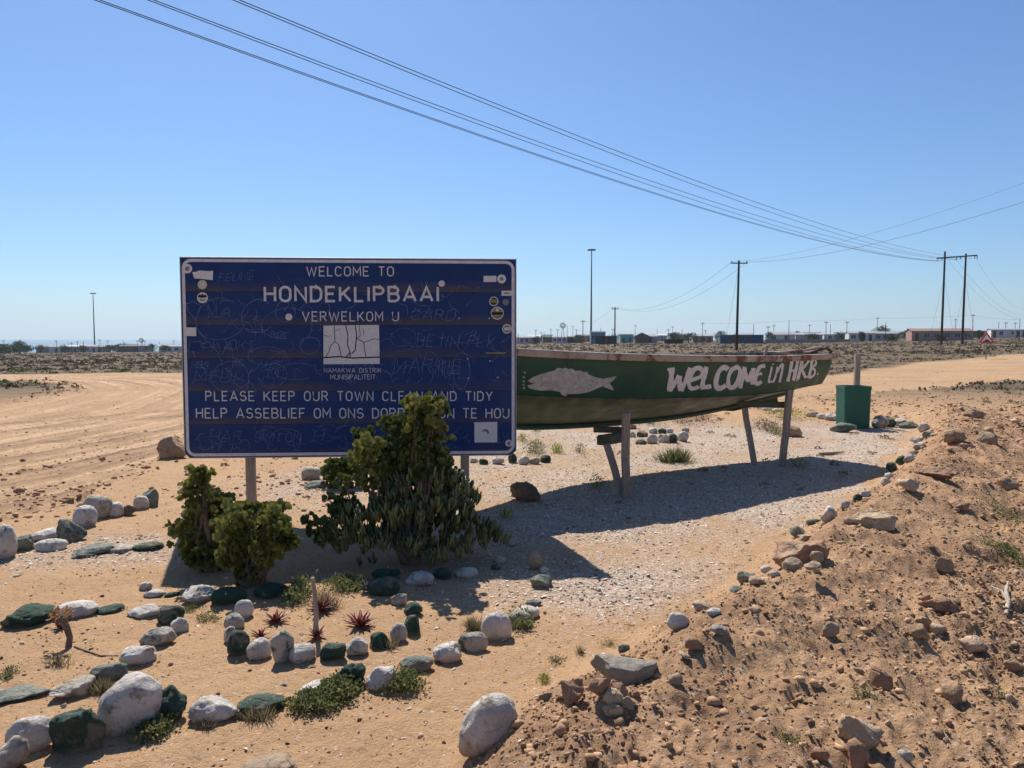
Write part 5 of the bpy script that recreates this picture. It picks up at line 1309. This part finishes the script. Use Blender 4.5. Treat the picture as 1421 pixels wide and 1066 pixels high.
# ------------------------------------------------------------------ town
wc = {}
def wm(nm, col, rough=.85):
    if nm not in wc: wc[nm] = plain(nm, col, rough, .12, .8)
    return wc[nm]
WHITE = ('white_plaster', (.62, .60, .56)); GREYP = ('grey_plaster', (.36, .36, .36)); BLUE = ('blue_grey_plaster', (.16, .24, .33)); TEAL = ('turquoise_plaster', (.16, .40, .37)); PINK = ('pink_plaster', (.40, .235, .19)); BROWN = ('brown_plaster', (.17, .13, .11)); DARK = ('dark_cladding', (.06, .06, .065))
ROOFG = ('grey_roof_sheet', (.28, .28, .29)); ROOFD = ('dark_roof_sheet', (.09, .085, .09)); ROOFW = ('pale_roof_sheet', (.5, .5, .5)); ROOFR = ('brown_roof_sheet', (.24, .15, .12))
GLASS = plain('window_glass', (.03, .035, .045), .2, .1, 1, spec=.6)
def house(px0, px1, ye, yr, D, wall, roof, nwin, label, kind='gable', depth=7., hmin=2.3):
    xc = (px0+px1)/2; c = at(xc, 470, D); gz_ = hz(c[0], c[1])-.15; W = (px1-px0)/F*D
    he = max(at(xc, ye, D)[2]-gz_, hmin); hr = max(at(xc, yr, D)[2]-gz_, he+(.0 if kind == 'flat' else .25))
    az_ = -math.atan2(c[0], c[1])*.6+random.Random(int(px0)).uniform(-.1, .1)
    o = empty('house', (c[0], c[1]+depth/2, gz_), az_, label=label, cat='house', group='houses of the town')
    w, d = W/2, depth/2; e = .18
    mb = MB(); mb.box((0, 0, he/2), (W, depth, he))
    if kind == 'gable': mb.prism([(-w+.02, -d+.02, he), (-w+.02, d-.02, he), (-w+.02, 0, hr-.06)], (W-.04, 0, 0))
    if kind == 'front': mb.prism([(-w+.02, -d+.02, he), (w-.02, -d+.02, he), (0, -d+.02, hr-.06)], (0, depth-.04, 0))
    mb.build('wall', wm(*wall), o)
    mb = MB()
    if kind == 'gable':
        for s_ in (-1, 1): mb.prism([(-w-e, s_*(d+.3), he-.05), (-w-e, 0, hr), (-w-e, 0, hr+.08), (-w-e, s_*(d+.3), he+.03)], (W+2*e, 0, 0))
    elif kind == 'front':
        for s_ in (-1, 1): mb.prism([(s_*(w+.3), -d-e, he-.05), (0, -d-e, hr), (0, -d-e, hr+.08), (s_*(w+.3), -d-e, he+.03)], (0, depth+2*e, 0))
    else: mb.prism([(-w-e, -d-.3, he+.02), (-w-e, d+.3, he+.02+(hr-he)), (-w-e, d+.3, he+.14+(hr-he)), (-w-e, -d-.3, he+.14)], (W+2*e, 0, 0))
    mb.build('roof', wm(*roof), o)
    rr_ = random.Random(int(px0*7)); n = nwin+1
    for i in range(nwin+1):
        x = -w+W*(i+.5)/n; door = i == rr_.randrange(n) or (nwin == 0)
        if door: mb = MB(); mb.box((x, -d-.02, 1.0), (.85, .05, 2.0)); mb.build('door', wm('brown_door', (.16, .1, .07)), o)
        elif rr_.random() < .3: continue
        else:
            mb = MB(); wz = he*.58; ww = min(1.3, W/n*.6)
            for (a, b_) in (((0, .55), (ww+.12, .08)), ((0, -.55), (ww+.12, .08)), ((ww/2, 0), (.07, 1.02)), ((-ww/2, 0), (.07, 1.02)), ((0, 0), (.05, 1.02))): mb.box((x+a[0], -d-.03, wz+a[1]), (b_[0], .08, b_[1]))
            f = mb.build('window', wm(*wall) if int(px0) % 3 else wm('window_frame_white', (.5, .5, .48)), o); mb = MB(); mb.box((x, -d-.012, wz), (ww, .03, 1.05)); mb.build('pane', GLASS, f)
    return o
for a in [
 (714,733,470,466.5,270,WHITE,ROOFG,2,'low white house directly right of the sign edge'),
 (733,750,470.5,467,265,GREYP,ROOFG,1,'grey low house beside the low white one'),
 (753,767,468,464.5,330,BROWN,('green_roof_sheet',(.05,.11,.08)),1,'small house with dark green roof'),
 (768,788,469,466,290,WHITE,ROOFG,2,'white house left of the group of thin poles'),
 (789,808,470,467,290,DARK,ROOFD,1,'dark low house right of the wind pump','flat'),
 (821,841,461.5,460,230,BLUE,ROOFD,3,'two storey blue grey house beside the tall mast','flat'),
 (829,858,472,471,215,DARK,ROOFD,2,'long dark shed in front of the blue grey house','flat'),
 (861,879,464.5,463,280,TEAL,ROOFG,1,'turquoise house between two poles','flat'),
 (883,902,469,462,250,BROWN,ROOFD,1,'dark gable fronted house with chimney','front'),
 (901,914,470,464,256,GREYP,ROOFG,1,'grey side wing of the gable fronted house'),
 (965,992,467,464,260,PINK,ROOFG,2,'pinkish long house left of the leaning pole'),
 (1004,1062,468,465.5,200,('blue_shed_paint',(.05,.10,.16)),ROOFW,4,'long blue shed with pale awning roof','flat'),
 (1075,1106,464.5,461,230,WHITE,ROOFG,3,'white bungalow with dark windows right of the blue shed'),
 (1109,1144,466,462,245,GREYP,ROOFG,2,'grey bungalow next to the white one'),
 (1148,1180,466,464,280,WHITE,ROOFW,1,'low far white house between two bungalows','flat'),
 (1184,1217,462.5,460,220,WHITE,ROOFG,2,'white house under the small dark tree'),
 (1217,1247,463,459.5,235,GREYP,ROOFG,2,'grey extension right of the white house'),
 (1275,1351,459.5,456,190,PINK,ROOFR,5,'large pink house behind the twin power poles'),
 (1352,1384,464,461,260,GREYP,ROOFG,2,'grey house between pink house and right edge'),
 (1385,1409,458.5,456,215,WHITE,ROOFG,2,'white house near the right photo edge'),
 (1408,1430,461,458.5,225,WHITE,ROOFG,2,'rightmost white house at the photo edge'),
 (217,253,481,478.5,285,WHITE,ROOFG,3,'long pale house touching the left sign edge'),
 (190,204,480,477.5,330,GREYP,ROOFG,1,'small grey house left of a far tree'),
 (161,188,481,479,330,BROWN,ROOFD,2,'brown low house in the middle of the left town','flat'),
 (129,144,481.5,479,340,GREYP,ROOFG,1,'grey house right of the left mast'),
 (103,128,481,479,335,WHITE,ROOFG,2,'white house just left of the left mast'),
 (77,102,481,479.5,325,GREYP,ROOFW,2,'wide grey house with pale roof in the left town'),
 (64,76,481.5,479.5,320,WHITE,ROOFG,1,'little white house in the left town'),
 (46,63,482,480,320,GREYP,ROOFD,1,'grey house right of the big left tree'),
 (-6,8,481,478.5,310,BROWN,ROOFD,1,'brown house at the left photo edge'),
]: house(*a[:9], *(a[9:] or ()))
# extra roofs further back
for i, (x, D) in enumerate([(870, 390), (915, 380), (945, 400), (1035, 380), (1090, 390), (1130, 400), (1255, 330), (745, 400), (812, 380), (60, 420), (118, 430), (175, 430), (232, 420)]):
    lab = ['far low roof behind the turquoise house', 'far roof behind the gable house', 'far roof behind the round bushes', 'far roof behind the blue shed', 'far roof behind the white bungalow', 'far roof behind the grey bungalow', 'far roof behind the grey extension', 'far roof left of the green roofed house', 'far roof behind the dark low house', 'far roof behind the leftmost houses', 'far roof behind the white house by the mast', 'far roof behind the brown low house', 'far roof behind the long pale house'][i]
    y = 470+((CAMZ-hz((x-CX)/F*D, D))/D)*F; house(x-12, x+12, y-8.2, y-10, D, (WHITE, GREYP, PINK)[i % 3], (ROOFG, ROOFW, ROOFD)[i % 3], 1, lab)
# trees
M['tree'] = leaf_mat('dark_tree_leaf', (.022, .038, .018), (.07, .085, .035), rough=.7, trans=.15)
def tree(px0, px1, yt, yb, D, label, seed):
    xc = (px0+px1)/2; c = at(xc, 470, D); g = hz(c[0], c[1]); W = (px1-px0)/F*D; top = at(xc, yt, D)[2]-g; r = np.random.default_rng(seed); rr_ = random.Random(seed)
    o = empty('tree', (c[0], c[1], g), label=label, cat='tree', group='trees among the houses'); cl = Cloud()
    tp = (np.array([(-.5, 0, 0), (.5, .1, .1), (.1, .2, .8)]), np.array([(0, 1, 2)]))
    for k_ in range(7):
        cc = np.array((rr_.uniform(-.3, .3)*W, rr_.uniform(-.3, .3)*W, top*rr_.uniform(.35, .66))); P, d = lobe_pts(cc, (W*.34, W*.34, top*.36), 190, r, .5, .3)
        cl.inst(tp, P, d+r.normal(0, .6, d.shape), r.uniform(0, 6, len(P)), r.uniform(.25, .55, len(P))*max(.5, W/7))
    cl.build('crown', M['tree'], o, kind='stuff'); mb = MB(); limb(mb, (0, 0, -.2), (0, 0, top*.6), .18, .08, rr_, .1); mb.build('trunk', M['bark'], o)
for i, a in enumerate([(15, 37, 470.5, 485, 290, 'tallest dark tree at the far left of the town'), (10, 45, 479, 488, 280, 'wide dark bush below the tallest left tree'), (-8, 14, 477, 486, 290, 'dark tree cut by the left photo edge'), (143, 162, 477.5, 488, 310, 'round dark bush in the middle of the left town'), (206, 217, 475.5, 485, 310, 'dark tree left of the long pale house'),
    (924, 945, 461, 472, 235, 'round brownish green tree right of the gable house'), (947, 965, 461.5, 470, 245, 'round dark tree right of the brownish one'), (989, 1010, 458.5, 470, 230, 'dark tree left of the tall wooden pole'), (1211, 1234, 451.5, 463, 240, 'dark flat topped tree above the white house'), (1245, 1274, 455.5, 471, 205, 'wide dark tree left of the pink house'),
    (1102, 1112, 459, 466, 260, 'small tree between the two bungalows'), (1228, 1246, 463, 472, 200, 'low bush in front of the grey extension'), (842, 858, 464, 474, 250, 'small tree right of the blue grey house'), (795, 812, 464, 474, 285, 'low tree behind the dark low house'), (160, 186, 476.5, 484, 350, 'dark bushes behind the brown low house'), (232, 252, 475.5, 484, 330, 'bush behind the long pale house'), (50, 62, 478.5, 487, 300, 'low bush between two grey houses left of the little white one'), (84, 96, 478, 487, 300, 'low bush before the wide grey house'), (108, 122, 478.5, 487, 305, 'low bush before the white house by the left mast'), (222, 234, 478.5, 489, 270, 'low bush before the long pale house'),
    (1120, 1138, 461.5, 472, 225, 'dark bush before the grey bungalow'), (1155, 1176, 461, 471, 240, 'dark bush before the low far white house'), (1192, 1200, 459.5, 471, 205, 'small bush before the tree shaded house'), (1300, 1312, 462, 473, 180, 'small bush before the large pink house'), (1352, 1366, 458, 470, 200, 'bush right of the large pink house'), (736, 748, 465.5, 476, 240, 'bush before the grey low house'), (1062, 1076, 460, 471, 215, 'bush right of the long blue shed')]):
    tree(*a, 300+i)
# dark hedge and wall in front of the trees
for (x0, x1, D, h, col, lab) in ((922, 948, 215, 1.3, (.035, .035, .025), 'long dark boundary hedge wall in front of the round trees'), (1062, 1180, 205, .9, (.30, .28, .25), 'low pale boundary wall before the bungalows')):
    c = at((x0+x1)/2, 470, D); W = (x1-x0)/F*D; g = hz(c[0], c[1]); mb = MB(); mb.box((0, 0, h/2-.2), (W, .25, h+.2)); mb.box((0, 0, h-.07), (W+.1, .35, .08)); o = mb.build('boundary_wall', wm(lab[:12], col), label=lab, cat='wall'); o.location = (c[0], c[1], g)

# ------------------------------------------------------------------ poles
M['iron'] = plain('galvanised_steel', (.22, .23, .25), .5, .1, 2, metal=.2)
M['insul'] = plain('porcelain', (.10, .07, .06), .3, .2, 2)
def child(mb, name, mat, o): return mb.build(name, mat, o)
def tpole(px, ytop, D, label, arm=2., r0=.13, leanx=0, group='poles of the town', ins=2, armz=.35, name='utility_pole'):
    c = at(px, ytop, D); g = hz(c[0], c[1]); Hh = c[2]-g
    o = empty(name, (c[0], c[1], g), label=label, cat='pole', group=group)
    mb = MB(); mb.tube([(leanx, 0, -.3), (leanx*.5, 0, Hh*.5), (0, 0, Hh)], [r0, r0*.85, r0*.7], 8); child(mb, 'shaft', M['pole'], o)
    if arm:
        mb = MB(); mb.box((0, -.12, Hh-armz), (arm, .11, .13)); child(mb, 'crossarm', M['pole'], o)
        for k_ in range(ins):
            x = -arm/2+.12+(arm-.24)*k_/max(1, ins-1); mb = MB(); mb.tube([(x, -.12, Hh-armz+.06), (x, -.12, Hh-armz+.16), (x, -.12, Hh-armz+.28)], [.03, .06, .04], 6); child(mb, 'insulator', M['insul'], o)
    return np.array((c[0], c[1], g+Hh))
PA = tpole(1025.5, 361.5, 92, 'tall wooden pole with crossarm rising behind the boat stern', 2.0, .17, -.12, armz=.33)
PB = tpole(853.5, 426, 135, 'wooden pole with crossarm right of the tall steel mast', 1.2, .14)
PC = tpole(809, 444.5, 200, 'thin pole left of the tall steel mast', 1.2, .12)
small = [(715+4,463),(743.5,457.5),(751,461),(755,461),(764.5,456),(774,456.5),(787,451.5),(795,452.5),(800,457),(833.5,455),(850.5,456),(881.5,451),(912,457),(927.5,456.5),(933.5,453),(946.5,457.5),(975,447.5),(979,458),
 (1046,449),(1066,452.5),(1074,451),(1095,444.5),(1123.5,450.5),(1146.5,446),(1152.5,449.5),(1175.5,446),(1218,440.5),(1229.5,447),(1326,442.5),(1350.5,436.5),(1386,446.5),(1396,447),(1409,447.5),(1415.5,442.5),
 (5,472),(78,472.5),(94.5,474.5),(99.5,475),(107.5,473.5),(115.5,473),(138.5,471),(149.5,472.5),(171.5,472.5),(191,472.5),(201,472.5),(221,474),(241,472.5)]
nxt = lambda i: ('left of', 'right of')[i % 2]
tops = []
for i, (x, y) in enumerate(small):
    D = 250+((i*37) % 90); side = 'left' if x < 250 else ('middle' if x < 1000 else 'right')
    if x > 950: D = 215+((i*37) % 70)
    lm = [(0, 'far left tree'), (75, 'little white house'), (130, 'left mast'), (200, 'small grey left house'), (240, 'left sign edge'), (719, 'right sign edge'), (781, 'wind pump'), (821, 'tall middle mast'), (854, 'nearer crossarm pole'), (893, 'gable fronted house'), (955, 'round dark trees'), (1025, 'tall wooden pole'), (1090, 'white bungalow'), (1127, 'grey bungalow'), (1200, 'tree shaded house'), (1230, 'flat topped tree'), (1320, 'pink house'), (1368, 'warning sign'), (1400, 'right edge house')]
    L_ = min(lm, key=lambda q_: abs(q_[0]-x)); same = [q_[0] for q_ in small if min(lm, key=lambda z_: abs(z_[0]-q_[0])) == L_]; rk = sorted(same).index(x)
    word = ['only' if len(same) == 1 else 'leftmost', 'second from the left of the', 'third from the left of the', 'fourth from the left of the', 'fifth from the left of the', 'sixth from the left of the', 'seventh from the left of the', 'eighth from the left of the'][rk]
    lab = (f'thin far pole by the {L_[1]}' if len(same) == 1 else (f'leftmost thin far pole near the {L_[1]}' if rk == 0 else f'{word} thin far poles by the {L_[1]}'))
    tops.append(tpole(x, y, D, lab, 1.1 if i % 3 else 0, .10))
# twin H pole
H1 = tpole(1311.5, 349, 120, 'left pole of the twin wooden power poles at the right', 0, .19, -.12, 'twin power poles', name='power_pole')
H2 = tpole(1340.5, 352, 120, 'right pole of the twin wooden power poles at the right', 0, .19, -.12, 'twin power poles', name='power_pole')
c0 = at(1300, 358.5, 119.7); c1 = at(1356, 354.5, 119.7); mid = (c0+c1)/2
xa = empty('power_crossarm', mid, label='long crossarm with insulators joining the twin poles', cat='crossarm')
mb = MB(); mb.beam(c0-mid, c1-mid, .16, .2); mb.build('beam', M['pole'], xa)
insp = []
for t in (.02, .12, .48, .58, .93, .99):
    p = c0+(c1-c0)*t-mid; mb = MB(); mb.tube([p+np.array((0, -.1, -.15)), p+np.array((-.15, -.3, -.35)), p+np.array((-.3, -.5, -.5))], [.05, .13, .07], 6); mb.build('insulator', M['insul'], xa)
# steel masts
def mast(px, yt, D, lab, heads):
    c = at(px, yt, D); g = hz(c[0], c[1]); Hh = c[2]-g; o = empty('floodlight_mast', (c[0], c[1], g), label=lab, cat='mast', group='floodlight masts')
    mb = MB(); mb.tube([(0, 0, 0), (0, 0, Hh*.5), (0, 0, Hh)], [.38, .27, .16], 10); child(mb, 'shaft', M['iron'], o)
    mb = MB(); mb.tube([(0, 0, Hh-.3), (0, 0, Hh+.1)], [1.1, 1.15], 12); child(mb, 'head_ring', M['iron'], o)
    for k_ in range(heads):
        a = 6.283*k_/heads; mb = MB(); mb.box((1.15*math.cos(a), 1.15*math.sin(a), Hh-.1), (.42, .42, .42), Matrix.Rotation(a, 3, 'Z')); child(mb, 'floodlight', M['iron'], o)
mast(821, 346.5, 260, 'tall steel floodlight mast rising behind the boat bow', 9)
mast(129, 407, 380, 'far left steel floodlight mast above the town', 9)
# wind pumps
for (px, yt, D, lab) in ((781, 449, 270, 'wind pump tower with wheel among the thin poles'), (196.5, 469.5, 330, 'dark wind pump above the left town')):
    c = at(px, yt+3, D); g = hz(c[0], c[1]); Hh = c[2]-g; o = empty('wind_pump', (c[0], c[1], g), label=lab, cat='wind pump')
    for sx in (-1, 1):
        for sy in (-1, 1): mb = MB(); mb.tube([(sx*.7, sy*.7, 0), (sx*.1, sy*.1, Hh)], .06, 4); child(mb, 'leg', M['iron'], o)
    for k_ in range(14):
        a = 6.283*k_/14; mb = MB(); s0, s1 = .3, 1.05; mb.add([(s0*math.cos(a-.08), -.3, Hh+s0*math.sin(a-.08)), (s1*math.cos(a-.17), -.3, Hh+s1*math.sin(a-.17)), (s1*math.cos(a+.17), -.38, Hh+s1*math.sin(a+.17)), (s0*math.cos(a+.08), -.38, Hh+s0*math.sin(a+.08))], [(0, 1, 2, 3)]); child(mb, 'blade', M['iron'], o)
    mb = MB(); mb.prism([(0, 0, Hh), (.05, 1.0, Hh-.3), (.05, 1.7, Hh-.4), (.05, 1.7, Hh+.4), (.05, 1.0, Hh+.2)], (.03, 0, 0)); child(mb, 'tail_vane', M['iron'], o)
# chimney on the gable house handled as flue
# ------------------------------------------------------------------ warning sign
b = hit(1368, 499); D = b[1]; tp_ = at(1368.5, 460.5, D); bl = at(1357.5, 476, D); br = at(1379.5, 476, D)
ws = empty('warning_sign', b, label='red edged triangular road hump warning sign on a thin post', cat='road sign')
mb = MB(); mb.tube([(0, 0, -.1), (0, 0, tp_[2]-b[2]-.2)], .035, 8); child(mb, 'post', M['iron'], ws)
M['red'] = plain('red_sign_film', (.50, .04, .03), .5, .1, 3)
def tri(s_, y): cc = (tp_+bl+br)/3; return [tuple((cc+(q_-cc)*s_)-b+np.array((0, y, 0))) for q_ in (bl, br, tp_)]
mb = MB(); mb.prism(tri(1, -.05), (0, .02, 0)); child(mb, 'red_border', M['red'], ws)
mb = MB(); mb.prism(tri(.66, -.056), (0, .004, 0)); child(mb, 'white_field', wm('sign_white', (.7, .68, .62)), ws)
cc = (tp_+bl+br)/3-b; s_ = (br[0]-bl[0]); mb = MB(); P = [(cc[0]+x*s_, cc[1]-.062, cc[2]+z*s_) for x, z in ((-.22, -.15), (.22, -.15), (.22, -.10), (.12, -.09), (.06, -.02), (-.06, -.02), (-.12, -.09), (-.22, -.10))]; mb.prism(P, (0, .004, 0)); child(mb, 'hump_symbol', M['black_film'], ws)

# ------------------------------------------------------------------ wires
M['wire'] = plain('dark_cable', (.03, .03, .035), .5, .1, 1)
def wire(a, b, sag, rad, label, grp, n=40, name='power_line'):
    a = np.array(a); b = np.array(b); P = []
    for i in range(n+1):
        t = i/n; p = a+(b-a)*t; p = p-np.array((0, 0, sag*4*t*(1-t))); P.append(p)
    mid_ = P[n//2]; mb = MB(); mb.tube([p-mid_ for p in P], rad, 5, smooth=False); o = mb.build(name, M['wire'], label=label, cat='wire', group=grp); o.location = mid_
def wire3(px_top, y120, x120, rad, label, dx=0, dz=0, c=11.3, m=55, bq=.0007, tz=None):
    """overhead wire from the twin poles over the viewer's left shoulder"""
    X1, Z1 = x120; P = []
    tx = (px_top[0]-CX)/F; ty = -ray(*px_top)[2]/ray(*px_top)[1]; tzr = ray(*px_top)[2]/ray(*px_top)[1]
    Yk = 23.7; zk = CAMZ+tzr*Yk; Xk = ray(*px_top)[0]/ray(*px_top)[1]*Yk; Y1 = 119.3
    # parabola through the far insulator and the overhead point with given curvature
    A = bq; s_ = ((Z1-zk)-A*((Y1)**2-Yk**2))/(Y1-Yk); c_ = zk-A*Yk**2-s_*Yk
    for Y in np.linspace(-42, Y1, 60): P.append(np.array((Xk+(X1-Xk)*(Y-Yk)/(Y1-Yk), Y, A*Y*Y+s_*Y+c_)))
    mid_ = P[30]; mb = MB(); mb.tube([p-mid_ for p in P], rad, 5, smooth=False); o = mb.build('power_line', M['wire'], label=label, cat='wire', group='overhead power lines'); o.location = mid_
e = lambda t: ((c0+(c1-c0)*t)[0]-.3, (c0+(c1-c0)*t)[2]-.5)
wire3((138, 0), 0, e(.07), .015, 'second overhead wire beside the one nearest the left')
wire3((131, 0), 0, e(.02), .015, 'lowest overhead wire leaving the photo top nearest the left')
wire3((205, 0), 0, e(.12), .015, 'left wire of the middle overhead pair')
wire3((213, 0), 0, e(.48), .015, 'right wire of the middle overhead pair')
wire3((323, 0), 0, e(.58), .015, 'left wire of the right overhead pair')
wire3((332, 0), 0, e(.93), .015, 'right wire of the right overhead pair')
g4 = 'wires from the twin poles to the right'
for i, (x, y, lab) in enumerate(((1440, 425, 'upper drooping wire right of the twin poles'), (1440, 434, 'middle drooping wire right of the twin poles'), (1440, 440, 'lower drooping wire right of the twin poles'))):
    wire(c0+(c1-c0)*(.99, .5, .3)[i]+np.array((0, .3, -.3)), at(x, y, 190), 3.5, .012, lab, g4)
g5 = 'wires of the tall wooden pole'
pl = PA+np.array((-.9, -.1, -.2)); pr = PA+np.array((.9, -.1, -.2))
wire(pl, at(1421+60, 252-20, 40), .9, .011, 'upper wire from the tall wooden pole to the right edge', g5)
wire(pr, at(1421+60, 273-12, 40), .9, .015, 'lower wire from the tall wooden pole to the right edge', g5)
wire(pl, PB+np.array((-.5, 0, -.1)), 2.3, .013, 'left sagging wire between the crossarm poles', g5)
wire(pr, PB+np.array((.5, 0, -.1)), 2.6, .013, 'right sagging wire between the crossarm poles', g5)
wire(PB+np.array((-.5, 0, -.1)), PC, 1.2, .013, 'wire from the middle crossarm pole to the thin pole', g5)
# stay wires
g6 = 'stay wires of the power poles'
for i, (a, px, py, lab) in enumerate(((H1-np.array((0, 0, 4)), 1290, 463, 'left stay wire of the left twin pole'), (H1-np.array((0, 0, 4)), 1322, 452, 'right stay wire of the left twin pole'), (H2-np.array((0, 0, 4)), 1326, 452, 'left stay wire of the right twin pole'), (H2-np.array((0, 0, 4)), 1351, 450, 'right stay wire of the right twin pole'), (PA-np.array((0, 0, .6)), 1008, 462, 'stay wire left of the tall wooden pole'))):
    wire(a, at(px, py+6, a[1]+18), 0, .012, lab, g6, 4, 'stay_wire')
# town lines between the thin poles
g7 = 'thin lines strung between town poles'
R_ = sorted([t for t in tops if t[0]/t[1] > .24], key=lambda t: t[0]/t[1]); 
pairs = [(975, 1095), (1095, 1218), (1218, 1350.5), (1350.5, 1415.5)]
def top_of(x): i = [q_[0] for q_ in small].index(x); return tops[i]
names = ['first town line right of the round trees', 'town line above the two bungalows', 'town line above the white house', 'town line above the pink house']
for (a, b), nm in zip(pairs, names): wire(top_of(a)-np.array((0, 0, .2)), top_of(b)-np.array((0, 0, .2)), .4, .02, nm, g7)

# ------------------------------------------------------------------ air
mb = MB(); hzb = 9600
mb.box((0, 0, 60), (2*hzb, 2*hzb, 160)); me = bpy.data.meshes.new('haze'); me.from_pydata(mb.v, [], mb.f)
hm = bpy.data.materials.new('haze_air'); hm.use_nodes = True; t = hm.node_tree; t.nodes.remove(t.nodes['Principled BSDF'])
pv = t.nodes.new('ShaderNodeVolumePrincipled'); pv.inputs['Density'].default_value = .00013; pv.inputs['Color'].default_value = (.74, .88, 1, 1); pv.inputs['Anisotropy'].default_value = .2
t.links.new(pv.outputs[0], t.nodes['Material Output'].inputs['Volume']); me.materials.append(hm)
link('haze', me, kind='stuff', label='thin pale coastal haze over the plain', cat='haze')
print('objects', len(bpy.data.objects))
